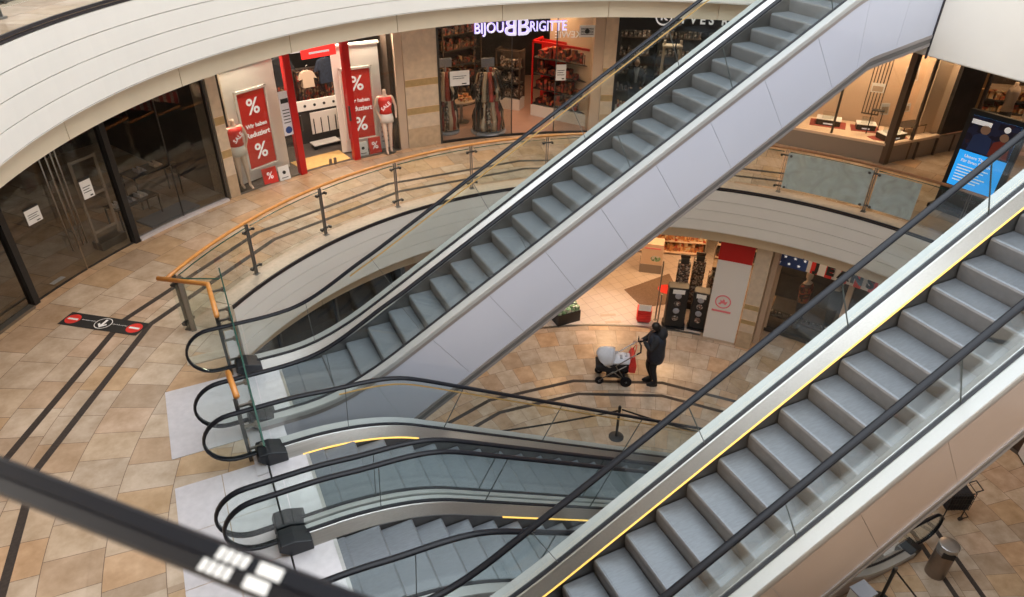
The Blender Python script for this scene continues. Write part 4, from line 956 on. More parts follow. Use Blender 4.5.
# ------------------------------------------------------------------ ground floor
# shop floor and front
wall_seg('floor_shop_ground',46,102,8.32,17,.002,.012,'whitetile'); wall_seg('trim_17',46,102,8.26,8.33,.001,.014,'steel')
wall_seg('wall_ground_left',101.5,102.3,8.3,17,0,3.2,'dark')
m=FA(42.6,8.2,0); d=struct_root('door_3',m.translation)
b=MB(); b.ring(45.5,39.75,8.18,8.24,.06,2.45,2); b.build('panel','white',d); b=MB(); b.ring(45.5,39.75,8.17,8.25,2.45,2.95,2); b.build('red_header','redframe',d); b=MB(); b.ring(45.5,39.75,8.17,8.25,0,.06,2); b.build('kick_rail','jamb',d)
m=FA(43.2,8.17,0); b=MB(m)
for r0,r1 in ((.17,.2),):
    for i in range(24):
        a,c_=2*PI*i/24,2*PI*(i+1)/24
        b.hexa([(r0*math.cos(a),1.25+r0*math.sin(a),0),(r1*math.cos(a),1.25+r1*math.sin(a),0),(r1*math.cos(c_),1.25+r1*math.sin(c_),0),(r0*math.cos(c_),1.25+r0*math.sin(c_),0),(r0*math.cos(a),1.25+r0*math.sin(a),.008),(r1*math.cos(a),1.25+r1*math.sin(a),.008),(r1*math.cos(c_),1.25+r1*math.sin(c_),.008),(r0*math.cos(c_),1.25+r0*math.sin(c_),.008)])
b.prism([(-.11,1.18),(-.06,1.24),(-.08,1.3),(-.02,1.27),(.0,1.34),(.04,1.30),(.05,1.25),(.11,1.28),(.09,1.2),(.06,1.16),(.03,1.2),(-.03,1.2),(-.06,1.15)],0,.008)
b.box(-.24,.24,.93,.985,0,.006); b.build('round_emblem','pink',d)
stone_pillar(39.5,36.9,8.16,9.25,'wall_pillar_4',((1.2,.14),(.75,.12)),3.2,0)
wall_seg('wall_jamb_4',36.8,35.9,8.5,9.3,0,3.2,'jamb')
w=struct_root('window_10',(13.4,10.6,0))
for a0,a1 in ((35.9,25.2),(24.6,10)): b=MB(); b.ring(a0,a1,9.26,9.272,.12,2.9,3); b.build('pane','shopglass',w)
b=MB(); b.ring(36,10,9.2,9.32,.02,.12,3); b.build('sill','darksteel',w); b=MB()
mull(b,35.8,.07,.1,9.26,0,3); mull(b,24.9,.12,.12,9.2,0,3); b.build('frame','jamb',w)
b=MB(); b.ring(36.5,8,9.0,9.06,2.2,2.75,3); sg=b.build('shop_sign','white'); tag(sg,'stars and stripes banner with dark JEANS lettering over the denim shop','sign')
b=MB(); b.ring(36.5,31.8,8.985,9.0,2.2,2.75,2); b.build('blue_field','blueprint',sg)
b=MB()
for i in range(10): a=31.2-i*2.2; b.ring(a,a-1.1,8.985,9.0,2.2,2.75,2)
b.build('stripe','red',sg)
for i,ch in enumerate('JEANS'): TXT(ch,.36,.01,FA(30.3-i*2.0,8.97,2.42),'letter','ink',sg,font_bold=.02)
b=MB()
for i in range(6):
    mm=FA(36-i*.75,8.98,2.3+.18*(i%2)); 
    P=[((.045 if j%2==0 else .019)*math.sin(j*PI/5),(.045 if j%2==0 else .019)*math.cos(j*PI/5)) for j in range(10)]; b.prism(P,0,.006,mm)
b.build('star','letter',sg)
wall_seg('wall_denim_shop_back',37,-10,11.2,11.3,0,3.2,'dark'); wall_seg('floor_shop_6',36,-10,9.3,11.3,.002,.01,'darkfloor')
def clothed_bust(a,r,label,top):
    mm=FA(a,r,0); T=thing('shop_mannequin',label,'mannequin',mm.translation)
    def sect(z,rx,ry,n=16): return [(rx*math.cos(2*PI*i/n),ry*math.sin(2*PI*i/n),z) for i in range(n)]
    m=Matrix.Translation(mm.translation); b=MB(m); b.loft([sect(.9,.16,.12),sect(1.1,.15,.11),sect(1.38,.2,.13),sect(1.5,.14,.09),sect(1.55,.05,.05),sect(1.6,.05,.055),sect(1.66,.08,.09),sect(1.76,.08,.1),sect(1.82,.04,.05)]); b.build('body','mann',T,smooth=True)
    b=MB(m); b.loft([sect(.92,.175,.135),sect(1.12,.17,.125),sect(1.36,.225,.15),sect(1.49,.15,.1)]); b.build('top',top,T,smooth=True)
    b=MB(m); b.loft([sect(.05,.09,.09),sect(.5,.11,.1),sect(.93,.17,.13)]); b.build('trousers','cloth2',T,smooth=True)
clothed_bust(31.5,9.75,'dim mannequin in reddish top behind the denim shop glass','goodsred'); clothed_bust(27.2,9.9,'dim mannequin in dark top nearer the grey mullion of the denim shop','cloth')
T=thing('display_table','low table with glinting goods inside the denim shop window','table',FA(30,9.6,0).translation); m=FA(30,9.6,0); b=MB(m); b.box(-1.2,1.2,.35,.4,-.15,.15); b.build('table_top','dark',T)
for x in (-1.1,1.1): b=MB(m); b.box(x-.03,x+.03,0,.35,-.12,.12); b.build('leg','dark',T)
b=MB(m)
for i in range(24): x=-1.15+i*.1; b.box(x,x+.05,.4,.43+random.random()*.06,-.1+random.random()*.1,.0+random.random()*.1)
b.build('goods','goods2',T)
# dark shop front under the middle floor on the left
w=struct_root('window_11',(2,13.5,0))
for i in range(7): a=175-i*10.3; b=MB(); b.ring(a,a-10.1,8.6,8.612,.12,3.1,3); b.build('pane','dimglass',w)
b=MB()
for i in range(8): mull(b,175-i*10.3,.05,.1,8.6,0,3.2)
b.ring(175,102.5,8.56,8.64,0.02,.12,3); b.build('frame','darksteel',w)
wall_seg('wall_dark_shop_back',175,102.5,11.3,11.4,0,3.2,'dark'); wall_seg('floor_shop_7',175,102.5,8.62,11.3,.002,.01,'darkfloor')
wall_seg('wall_ground_right',-20,9.5,9.4,9.5,0,3.2,'darkbrown')

# person with pushchair
dirv=Vector((-.86,.50,0)).normalized(); rz=math.atan2(dirv.y,dirv.x)-R(270)  # local -y faces dirv
rz=math.atan2(dirv.y,dirv.x)+PI/2
loc=(8.90,10.44,0); m=W_(loc,rz); T=thing('person','person in black hooded winter coat and black trousers pushing the pushchair, holding a phone','person',loc,rz)
J={'pel':((0,.02,.94),(.155,.12)),'wa':((0,.02,1.10),(.15,.12)),'ch':((0,.0,1.34),(.18,.135)),'nk':((0,-.02,1.52),(.065,.065)),'hd':((0,-.05,1.62),(.075,.085)),'ht':((0,-.05,1.72),(.075,.085)),
 'lh':((-.09,.01,.86),.105),'lk':((-.10,-.06,.50),.092),'la':((-.10,.06,.11),.058),'lt':((-.09,-.10,.045),.042),
 'rh':((.09,.03,.86),.105),'rk':((.11,.02,.50),.092),'ra':((.11,.14,.12),.058),'rt':((.10,-.0,.045),.042),
 'ls':((-.22,.0,1.41),.10),'le':((-.30,-.10,1.17),.085),'lw':((-.20,-.34,1.10),.045),
 'rs':((.22,.0,1.41),.10),'re':((.29,-.12,1.20),.085),'rw':((.12,-.28,1.36),.042)}
E=[('pel','wa'),('wa','ch'),('ch','nk'),('nk','hd'),('hd','ht'),('pel','lh'),('lh','lk'),('lk','la'),('la','lt'),('pel','rh'),('rh','rk'),('rk','ra'),('ra','rt'),('ch','ls'),('ls','le'),('le','lw'),('ch','rs'),('rs','re'),('re','rw')]
body=skin('body',J,E,'cloth',T,m=m)
for (w0,dx) in (((-.20,-.36,1.095),0),((.11,-.30,1.375),1)):
    JH={'w':(w0,.026),'p':((w0[0],w0[1]-.05,w0[2]+.01*dx),(.034,.02))}; EH=[('w','p')]
    for i in range(4):
        b0=(w0[0]-.027+i*.018,w0[1]-.085,w0[2]+.004); b1=(b0[0],b0[1]-.032+.004*abs(i-1),b0[2]-.012); b2=(b0[0],b0[1]-.03,b0[2]-.038)
        JH.update({f'{i}a':(b0,.009),f'{i}b':(b1,.0085),f'{i}c':(b2,.007)}); EH+=[('p',f'{i}a'),(f'{i}a',f'{i}b'),(f'{i}b',f'{i}c')]
    s=1 if dx==0 else -1; JH.update({'ta':((w0[0]+.035*s,w0[1]-.045,w0[2]-.005),.010),'tb':((w0[0]+.04*s,w0[1]-.08,w0[2]-.02),.008)}); EH+=[('p','ta'),('ta','tb')]
    skin('hand',JH,EH,'skin',T,1,m)
def ell(mb,c,r,m_,n=14,k=9,cut=None):
    rings=[]
    for j in range(k+1):
        t=-PI/2+PI*j/k; rings.append([(c[0]+r[0]*max(.02,math.cos(t))*math.cos(2*PI*i/n),c[1]+r[1]*max(.02,math.cos(t))*math.sin(2*PI*i/n),c[2]+r[2]*math.sin(t)) for i in range(n)])
    mb.loft(rings)
b=MB(m); ell(b,(0,-.075,1.655),(.072,.085,.105),None); ell(b,(0,-.165,1.65),(.014,.018,.022),None,8,5); ell(b,(-.074,-.06,1.65),(.01,.02,.03),None,8,5); ell(b,(.074,-.06,1.65),(.01,.02,.03),None,8,5); fc=b.build('face','skin',T,smooth=True)
b=MB(m); 
for s in (-1,1): ell(b,(.027*s,-.152,1.675),(.012,.008,.008),None,8,5)
b.build('eyes','ink',fc); b=MB(m); ell(b,(0,-.155,1.60),(.024,.01,.007),None,8,5); b.build('mouth','redmat',fc)
b=MB(m); ell(b,(0,-.035,1.70),(.10,.105,.115),None); ell(b,(0,.05,1.60),(.085,.06,.15),None); b.build('hair','hair',T,smooth=True)
def sect(z,rx,ry,y=0,n=20): return [(rx*math.cos(2*PI*i/n),y+ry*math.sin(2*PI*i/n),z) for i in range(n)]
b=MB(m); b.loft([sect(.76,.26,.20,.06),sect(.90,.265,.22,.06),sect(1.12,.25,.21,.05),sect(1.32,.275,.22,.04),sect(1.44,.25,.19,.03),sect(1.52,.15,.13,.02)]); b.build('coat','cloth2',T,smooth=True)
b=MB(m); b.loft([sect(1.42,.17,.12,.12),sect(1.50,.19,.14,.13),sect(1.60,.16,.11,.14),sect(1.67,.07,.05,.12)]); b.build('hood','cloth',T,smooth=True)
b=MB(m); b.box(.08,.15,-.42,-.40,1.33,1.47); b.build('phone','ink',T,bevel=.004)
for x,y in ((-.09,-.04),(.10,.06)): b=MB(m); b.loft([sect(0,.05,.13,y,14),sect(.03,.052,.135,y,14),sect(.08,.045,.10,y+.02,14),sect(.13,.05,.06,y+.07,14)],m=Matrix.Translation((x,0,0))); b.build('shoe','ink',T,smooth=True)
# pushchair: faces dirv, centre
sl=(8.18,10.93,0); rz2=rz; m=W_(sl,rz2); T=thing('pushchair','pushchair with white hood, grey blanket and black frame, held by the person in black','pushchair',sl,rz2)
def wheel(x,y,r,w_):
    mm=m@Matrix.Translation((x,y,r))@Matrix.Rotation(R(90),4,'Y'); b=MB(mm); b.lathe([(r*.72,-w_/2),(r*.95,-w_/2),(r,-w_/4),(r,w_/4),(r*.95,w_/2),(r*.72,w_/2)],n=24); wl=b.build('wheel','rubber',T,smooth='auto')
    b=MB(mm); b.lathe([(.03,-w_/2),(.03,w_/2)],n=12); 
    for i in range(5): a=2*PI*i/5; b.tube([(0,0,0),(r*.75*math.cos(a),r*.75*math.sin(a),0)],.012,6)
    b.build('spokes','cw',wl)
for s in (-1,1): wheel(.26*s,.28,.145,.05); wheel(.20*s,-.36,.105,.05)
for s in (-1,1):
    b=MB(m); b.tube([(.24*s,.28,.15),(.24*s,-.05,.42),(.22*s,-.36,.13)],.014,8); b.tube([(.24*s,.28,.15),(.24*s,.0,.6),(.24*s,.30,.86),(.24*s,.50,1.02)],.015,8); b.tube([(.24*s,-.30,.2),(.24*s,.25,.62)],.014,8); b.build('frame','cw' if s<0 else 'steel',T,smooth=True)
b=MB(m); b.tube([(-.24,.46,.99),(-.24,.54,1.05),(0,.57,1.07),(.24,.54,1.05),(.24,.46,.99)],.02,10); b.build('handlebar','rubber',T,smooth=True)
def arcs(y,z,w_,h,n=10): return [(w_*math.cos(PI*i/n),y,z+h*math.sin(PI*i/n)) for i in range(n+1)]
b=MB(m); b.loft([[(-.20,-.45,.40),(.20,-.45,.40),(.20,-.48,.52),(-.20,-.48,.52)],[(-.22,-.1,.36),(.22,-.1,.36),(.24,-.1,.62),(-.24,-.1,.62)],[(-.21,.3,.42),(.21,.3,.42),(.23,.34,.66),(-.23,.34,.66)]]); b.build('carrycot','cloth',T,bevel=.02)
b=MB(m)
rings=[]
for j in range(7):
    t=R(-10+j*19); rings.append([(.235*math.cos(PI*i/12),-.12-math.cos(t)*.36*(.35+.65*math.sin(PI*i/12)),.56+.42*math.sin(PI*i/12)*(.35+.65*math.sin(max(t,0)+.25))+.02*math.sin(i*1.7+j)) for i in range(13)])
b.loft(rings,cap=False,closed=False); o=b.build('hood','cw',T,smooth=True); sd=o.modifiers.new('s','SOLIDIFY'); sd.thickness=.025
b=MB(m); rings=[]
for j in range(8):
    y=-.10+.065*j; rings.append([(.22*math.cos(2*PI*i/16),y,.64+(.12+.03*math.sin(j*1.9+i))*math.sin(2*PI*i/16)*(1 if math.sin(2*PI*i/16)>0 else .4)) for i in range(16)])
b.loft(rings); b.build('blanket','cw',T,smooth=True)
b=MB(m)
for q in ((-.08,.02),(.07,.12),(-.02,.24)): b.box(q[0]-.07,q[0]+.07,q[1]-.03,q[1]+.03,.755,.775)
b.build('blanket_pattern','cgrey',T)
b=MB(m); ell(b,(0,-.2,.68),(.07,.08,.08),None); b.build('baby_cap','cgrey',T,smooth=True)
b=MB(m); b.box(-.2,.2,-.2,.25,.2,.3); b.build('basket','cloth',T,bevel=.02)
# red bag on the handlebar
bl=m@Vector((0,.40,.42)); T=thing('bag','red carrier bag hanging from the pushchair handle','bag',bl,rz2); mm=W_(bl,rz2)@Matrix.Scale(1.3,4)
b=MB(mm); b.loft([[(-.19,-.06,0),(.19,-.06,0),(.19,.06,0),(-.19,.06,0)],[(-.2,-.07,.15),(.2,-.07,.15),(.2,.07,.15),(-.2,.07,.15)],[(-.16,-.03,.34),(.16,-.03,.34),(.16,.03,.34),(-.16,.03,.34)]]); b.build('body','red',T,bevel=.015)
b=MB(mm); b.tube([(-.1,0,.33),(-.08,.03,.44),(0,.05,.51),(.08,.03,.44),(.1,0,.33)],.008,6); b.build('strap','red',T,smooth=True)

# stanchions and belts
def stanchion(loc,label,h=.9):
    T=thing('stanchion',label,'stanchion',loc); m=Matrix.Translation(loc)
    b=MB(m); b.lathe([(.17,0),(.17,.015),(.12,.03),(.035,.045)],n=24); b.build('base','black',T,smooth='auto')
    b=MB(m); b.lathe([(.03,.04),(.03,h-.12)],n=14); b.build('post','black',T,smooth='auto')
    b=MB(m); b.lathe([(.036,h-.12),(.036,h),(.028,h+.015)],n=14); b.build('belt_head','black',T,smooth='auto'); return T
stanchion((7.15,9.2,0),'black belt stanchion standing on the ground floor behind the downward escalator')
s2=stanchion((9.19,3.80,0),'black belt stanchion at the bottom edge below the nearest escalator'); b=MB(Matrix.Translation((9.19,3.8,0))); b.lathe([(.037,.89),(.03,.925)],n=14); b.build('steel_cap','steel',s2)
s3=stanchion((8.84,7.34,0),'black belt stanchion at the right end of the belt, behind the nearest escalator')
def belt(p,q,label,sag=.05):
    b=MB(); rr=[]
    for i in range(9):
        u=i/8; x=p[0]+(q[0]-p[0])*u; y=p[1]+(q[1]-p[1])*u; z=p[2]+(q[2]-p[2])*u-sag*4*u*(1-u); rr.append([(x,y-.004,z-.024),(x,y+.004,z-.024),(x,y+.004,z+.024),(x,y-.004,z+.024)])
    b.loft(rr); tag(b.build('belt','black'),label,'belt')
belt((7.11,9.17,.83),(4.11,9.79,.83),'black belt running left from the ground floor stanchion'); belt((7.19,9.17,.83),(8.80,7.37,.83),'black belt running right from the ground floor stanchion')
belt((9.23,3.8,.8),(9.6,3.3,.2),'black belt hanging from the stanchion at the bottom edge',.0)
# litter bin
bl=(10.56,3.76,0); T=thing('litter_bin','round brushed steel litter bin on the ground floor at the lower right','bin',bl); m=Matrix.Translation(bl)
b=MB(m); b.lathe([(.17,0),(.17,.60)],n=32); b.build('body','binm',T,smooth='auto')
b=MB(m); b.lathe([(.165,.60),(.165,.66),(.14,.665),(.14,.60)],n=32); b.build('neck','trimm',T,smooth='auto')
b=MB(m); b.lathe([(.172,.66),(.172,.80),(.15,.81),(.05,.81)],n=32); b.build('lid','silver',T,smooth='auto')
b=MB(m@Matrix.Rotation(R(225),4,'Z')); b.box(.15,.178,-.10,.10,.60,.72); b.build('flap','black',T)
# black wire cart near escalator foot
bl=(11.95,4.55,0); T=thing('shopping_cart','black wire cart beside the lower escalator handrail loop','cart',bl,R(-25)); m=W_(bl,R(-25))
b=MB(m)
for z in (.35,.5,.65,.8): 
    for s in (-1,1): b.box(-.22,.22,s*.16-.006,s*.16+.006,z-.006,z+.006); b.box(s*.22-.006,s*.22+.006,-.16,.16,z-.006,z+.006)
for i in range(9):
    for s in (-1,1): b.box(-.22+i*.055-.004,-.22+i*.055+.004,s*.16-.004,s*.16+.004,.33,.82)
b.build('basket','black',T); b=MB(m); b.box(-.21,.21,-.15,.15,.33,.72); b.build('load','cloth',T)
b=MB(m); b.tube([(.22,-.12,.8),(.34,-.12,.86),(.34,.12,.86),(.22,.12,.8)],.014,8); b.build('handle','black',T); b=MB(m); b.tube([(.2,-.13,.05),(.32,-.13,.1),(.32,.13,.1),(.2,.13,.05)],.012,8); b.build('bumper','black',T)
for x in (-.18,.18):
    for y in (-.13,.13): b=MB(m); b.tube([(x,y,.33),(x,y,.08)],.012,6); lg=b.build('leg','black',T); b=MB(m@Matrix.Translation((x,y,.05))@Matrix.Rotation(R(90),4,'X')); b.lathe([(.05,-.012),(.05,.012)],n=12); b.build('wheel','black',T)
# promo board at right edge
bl=(14.95,4.72,0); T=thing('promotion_board','white and pink board on a low black foot at the right edge','board',bl,R(200)); m=W_(bl,R(-35))
b=MB(m); b.box(-.24,.24,-.16,.16,.0,.06); b.build('foot','black',T); b=MB(m); b.box(-.26,.26,-.18,.18,.06,.75,ch=.03); b.build('body','cw',T); b=MB(m); b.box(-.2,.2,-.19,-.18,.35,.6); b.build('pink_print','pink',T); b=MB(m@Matrix.Translation((-.05,-.185,.22))@Matrix.Rotation(R(90),4,'X')); b.lathe([(.07,-.01),(.07,.01)],n=16); b.build('black_disc','black',T)
# leaflet box lower corner
bl=(8.62,3.85,0); T=thing('crate','white box standing beside the stanchion at the bottom edge','box',bl); b=MB(Matrix.Translation(bl)); b.box(-.16,.16,-.14,.14,0,.55); b.build('body','paper',T,bevel=.01); b=MB(Matrix.Translation(bl)); b.box(-.17,.17,-.15,.15,.55,.58); b.build('lid','cgrey',T)

# drugstore goods
def sunglass_tower(loc,rz,label,h,wd,col,n=6):
    T=thing('display_rack',label,'display rack',loc,rz); m=W_(loc,rz)
    b=MB(m); b.box(-wd/2,wd/2,-wd/2,wd/2,0,.12,ch=.03); b.build('base','black',T); b=MB(m); b.box(-wd*.3,wd*.3,-wd*.3,wd*.3,.12,h); b.build('core','darksteel',T)
    for k_ in range(n):
        z=.2+k_*(h-.3)/n
        for s in range(4):
            mm=m@Matrix.Rotation(s*PI/2,4,'Z'); b=MB(mm)
            for q in (-.22,.0,.22): b.box(q*wd/1.0-.07*wd*1.6,q*wd+.07*wd*1.6,-wd*.46,-wd*.3,z,z+(h-.3)/n*.78)
            b.build('goods',col,T)
    b=MB(m); b.box(-wd*.35,wd*.35,-.02,.02,h,h+.08); b.build('topper','darkbrown',T)
sunglass_tower((11.45,12.72,0),R(-38),'tall grey rack of small packets behind the black stands, left one',1.75,.36,'goods2',7)
sunglass_tower((11.98,12.72,0),R(-38),'tall grey rack of small packets behind the black stands, right one',1.7,.36,'goods2',7)
sunglass_tower((12.75,12.75,0),R(-38),'low dark rack behind the right black stand',1.0,.5,'goods2',4)
def black_stand(loc,rz,label,h,wd):
    T=thing('display_stand',label,'display stand',loc,rz); m=W_(loc,rz)
    P=[(-wd*.5,-.18),(wd*.5,-.18),(wd*.55,0),(wd*.5,.18),(-wd*.5,.18),(-wd*.55,0)]
    b=MB(m); b.prism(P,.06,h); b.build('body','black',T,bevel=.03); b=MB(m); b.prism([(x*1.12,y*1.25) for x,y in P],0,.06); b.build('foot','black',T)
    for i in range(4):
        z=h*.28+i*h*.18; mm=m@Matrix.Translation((0.0,-.175,z))@Matrix.Rotation(R(90),4,'X'); b=MB(mm); b.lathe([(.085,0),(.085,.02),(.06,.04)],n=16); b.build('tin','cgrey' if i%2 else 'goods2',T)
    b=MB(m); b.box(-wd*.3,wd*.3,-.2,-.18,h-.16,h-.04); b.build('price_card','paper',T)
black_stand((10.93,12.20,0),R(-35),'black display stand with round tins, left of the two at the shop entrance',1.3,.52)
black_stand((11.46,11.86,0),R(-45),'black display stand with round tins next to the white sliding panel',1.2,.42)
b=MB(); b.prism([(10.69,14.27),(10.66,13.24),(11.9,13.0),(12.47,14.46)],.013,.022); o=b.build('doormat','brownmat'); tag(o,'brown diamond shaped doormat with orange-red disc','mat')
b=MB(); disc(b,11.85,13.75,.26,.022,.025,20); b.build('red_disc','red',o)
T=thing('basket_stack','stack of red shopping baskets by the shop entrance','basket',(10.29,12.70,0)); m=W_((10.29,12.70,0),R(-35))
for i in range(5):
    z=.03+i*.075; b=MB(m); b.loft([[(-.15,-.1,z),(.15,-.1,z),(.15,.1,z),(-.15,.1,z)],[(-.2,-.14,z+.11),(.2,-.14,z+.11),(.2,.14,z+.11),(-.2,.14,z+.11)]]); b.build('basket','red',T)
b=MB(m); b.box(-.17,.17,-.14,-.13,.43,.62); b.build('card','paper',T); b=MB(m); b.box(-.16,.16,-.12,.12,0,.03); b.build('foot','steel',T)
for i,(x,y) in enumerate(((10.62,12.60),(10.55,12.40))):
    b=MB(Matrix.Translation((x,y,0))); b.lathe([(.05,0),(.05,.02),(.02,.03),(.02,1.9-i*.9)],n=12); tag(b.build('gate_post','steel'),f'{["tall thin","short"][i]} steel post beside the red baskets','post')
T=thing('promotion_crate','kraft card box with round print on a grey crate inside the drugstore','box',(12.1,14.85,0)); m=W_((12.1,14.95,0),R(-38))
b=MB(m); b.box(-.34,.34,-.25,.25,0,.3); b.build('crate','creamgrey',T,bevel=.01); b=MB(m); b.box(-.32,.32,-.23,.23,.3,1.0); bx=b.build('carton','creamshop',T); b=MB(m@Matrix.Translation((.12,-.232,.52))@Matrix.Rotation(R(90),4,'X')); b.lathe([(.1,-.005),(.1,.005)],n=18,sx=1.5); b.build('round_print','green',bx); b=MB(m); b.box(-.24,.24,-.24,-.231,.84,.88); b.build('print_line','pink',bx)
T=thing('arrow_sign','red arrow shaped sign hanging above the kraft card box','sign',(12.6,14.9,1.4)); m=FR((12.4,15.1),(13.1,14.7),1.2); b=MB(m); b.prism([(0,.25),(.25,.25),(.2,.05),(.35,.2),(.45,0),(.5,.2),(.75,.1),(.6,.3),(.8,.5),(.5,.45),(.45,.7),(.3,.45),(.05,.55)],-.01,.01); b.build('arrow','redlit',T); b=MB(m); b.tube([(.4,.6,0),(.4,1.65,0)],.004,5); b.build('cord','steel',T)
goods_table_z=ZM
def ground_shelf(p0,p1,label,h,n,gm,dp=.5):
    T=thing('shop_shelf',label,'shelf',(p0[0],p0[1],0)); m=FR(p0,p1,0); L_=math.hypot(p1[0]-p0[0],p1[1]-p0[1])
    b=MB(m); b.box(0,L_,0,h,-dp,-dp+.04); b.box(0,.03,0,h,-dp,0); b.box(L_-.03,L_,0,h,-dp,0); b.build('carcass','creamgrey',T)
    for k_ in range(n):
        z=.08+k_*(h-.1)/n; b=MB(m); b.box(.03,L_-.03,z,z+.03,-dp+.04,0); b.build('board','creamshop',T)
        b=MB(m); x=.06
        while x<L_-.12: ww=random.uniform(.06,.13); b.box(x,x+ww,z+.03,z+.03+random.uniform(.1,(h-.1)/n-.06),-dp+.1,-random.uniform(.02,.12)); x+=ww+.012
        b.build('goods',gm,T)
ground_shelf((12.3,16.0),(14.1,14.8),'long shelf of warm coloured boxed goods deep in the drugstore',1.3,3,'goodswarm')
ground_shelf((14.3,14.6),(15.4,13.4),'tall dark shelf at the right end inside the drugstore',1.9,4,'goods')
ground_shelf((9.6,17.3),(11.6,16.8),'back wall shelf of the drugstore behind the kraft box',1.8,4,'goodswarm')
T=thing('display_table','table with green packets showing below the pale escalator truss','table',(8.35,13.65,0)); m=W_((8.35,13.75,0),R(0)); b=MB(m); b.box(-.35,.35,-.3,.3,0,.35); b.build('base','black',T); b=MB(m)
for i in range(5):
    for j in range(4): b.box(-.33+i*.135,-.22+i*.135,-.28+j*.14,-.17+j*.14,.35,.45+random.random()*.08)
b.build('packets','green',T)
for i,(x,y) in enumerate(((9.55,13.35),(9.5,13.0))):
    b=MB(W_((x,y,.012),R(-20))); b.box(-.22,.22,-.05,.05,0,.003); tag(b.build('floor_sign','jamb'),f'{["farther","nearer"][i]} dark floor strip on the pale drugstore tiles','floor sticker')

# person behind the cosmetics shop window
loc=(11.35,15.75,ZM); rz=R(-28); m=W_(loc,rz); T=thing('person','dark haired person in black clothes with grey scarf behind the cosmetics shop glass','person',loc,rz)
J={'pel':((0,0,.94),(.14,.10)),'wa':((0,0,1.08),(.12,.09)),'ch':((0,0,1.30),(.16,.11)),'nk':((0,0,1.47),(.05,.05)),'hd':((0,-.01,1.56),.06),'ht':((0,-.01,1.64),.06),
 'lh':((-.08,0,.86),.09),'lk':((-.09,-.02,.48),.065),'la':((-.09,.0,.1),.045),'lt':((-.09,-.14,.04),.04),'rh':((.08,0,.86),.09),'rk':((.09,-.02,.48),.065),'ra':((.09,0,.1),.045),'rt':((.09,-.14,.04),.04),
 'ls':((-.18,0,1.38),.065),'le':((-.22,-.02,1.12),.05),'lw':((-.15,-.2,1.0),.04),'rs':((.18,0,1.38),.065),'re':((.22,-.02,1.12),.05),'rw':((.15,-.2,1.02),.04)}
skin('body',J,E,'cloth',T,m=m)
b=MB(m); ell(b,(0,-.03,1.60),(.07,.085,.105),None); ell(b,(0,-.118,1.595),(.012,.016,.02),None,8,5); b.build('face','skin',T,smooth=True)
b=MB(m); ell(b,(0,.02,1.64),(.088,.09,.10),None); ell(b,(-.07,.02,1.50),(.035,.05,.14),None); ell(b,(.07,.02,1.50),(.035,.05,.14),None); b.build('hair','hair',T,smooth=True)
b=MB(m); b.loft([sect(1.1,.03,.02,-.13),sect(1.3,.045,.03,-.125),sect(1.44,.08,.07,-.03),sect(1.48,.075,.07,-.02)]); b.build('scarf','cgrey',T,smooth=True)
for x in (-.15,.15):
    JH={'w':((x,-.22,1.0),.022),'p':((x*.85,-.26,1.0),(.03,.018))}; EH=[('w','p')]
    for i in range(4): JH.update({f'{i}a':((x*.85-.024+i*.016,-.30,1.0),.008),f'{i}b':((x*.85-.024+i*.016,-.325,.985),.007)}); EH+=[('p',f'{i}a'),(f'{i}a',f'{i}b')]
    s=-1 if x>0 else 1; JH['t']=((x*.85+.04*s,-.27,.995),.009); EH.append(('p','t')); skin('hand',JH,EH,'skin',T,1,m)

# ------------------------------------------------------------------ lights
def area(name,loc,size,power,col,rot=(0,0,0),shape='DISK',sy=None):
    l=bpy.data.lights.new(name,'AREA'); l.shape=shape; l.size=size; l.energy=power; l.color=col
    if sy: l.size_y=sy
    o=bpy.data.objects.new(name,l); o.location=loc; o.rotation_euler=rot; COL.objects.link(o); return o
def spot(name,loc,power,col,ang=70,blend=.6,tgt=None):
    l=bpy.data.lights.new(name,'SPOT'); l.energy=power; l.color=col; l.spot_size=R(ang); l.spot_blend=blend; l.shadow_soft_size=.08
    o=bpy.data.objects.new(name,l); o.location=loc; COL.objects.link(o)
    if tgt: o.rotation_euler=(Vector(tgt)-Vector(loc)).to_track_quat('-Z','Y').to_euler()
    return o
area('skylight',(CX,CY,15.1),15,1900,(.90,.95,1.0))
area('fill_light',(CX-1.5,CY-11.5,11.9),15,850,(.92,.95,1.0),(R(77),0,R(-4)),'RECTANGLE',3.0)  # added fill from behind the camera, no known window there
area('fill_light',(CX-11.3,CY,12.0),13,420,(1,.93,.84),(R(77),0,R(-90)),'RECTANGLE',2.6)  # second added fill, warmer, from the left side
WARM=(1,.62,.34); WM=(1,.74,.50)
i=0
for a in range(30,200,12):
    spot('ceiling_spot',(CX+9.6*math.cos(R(a)),CY+9.6*math.sin(R(a)),7.95),60,WM,100,.8)
for a in range(-40,175,14):
    spot('ceiling_spot',(CX+8.6*math.cos(R(a)),CY+8.6*math.sin(R(a)),3.15),16,WM,110,.8)
def shoplight(a,r,z,p,col=WARM,s=1.2): area('shop_light',(CX+r*math.cos(R(a)),CY+r*math.sin(R(a)),z),s,p,col)
shoplight(113,11.0,7.9,110,(1,.8,.62),.6); shoplight(97,11.0,7.9,110,(1,.8,.62),.6); shoplight(104,12.6,7.8,60,(1,.8,.62))
shoplight(82,11.6,7.9,48); shoplight(72,12.3,7.8,60); shoplight(58,12,7.2,16,(1,.8,.6)); shoplight(52,12.3,7.2,10,(1,.8,.6))
shoplight(124,12.5,7.6,6,(1,.85,.7)); shoplight(140,12.2,7.6,10,(1,.85,.7))
area('window_light',(15.1,12.0,7.8),.9,70,(1,.66,.40)); area('window_light',(16.75,10.65,7.7),.25,22,(1,.70,.45))
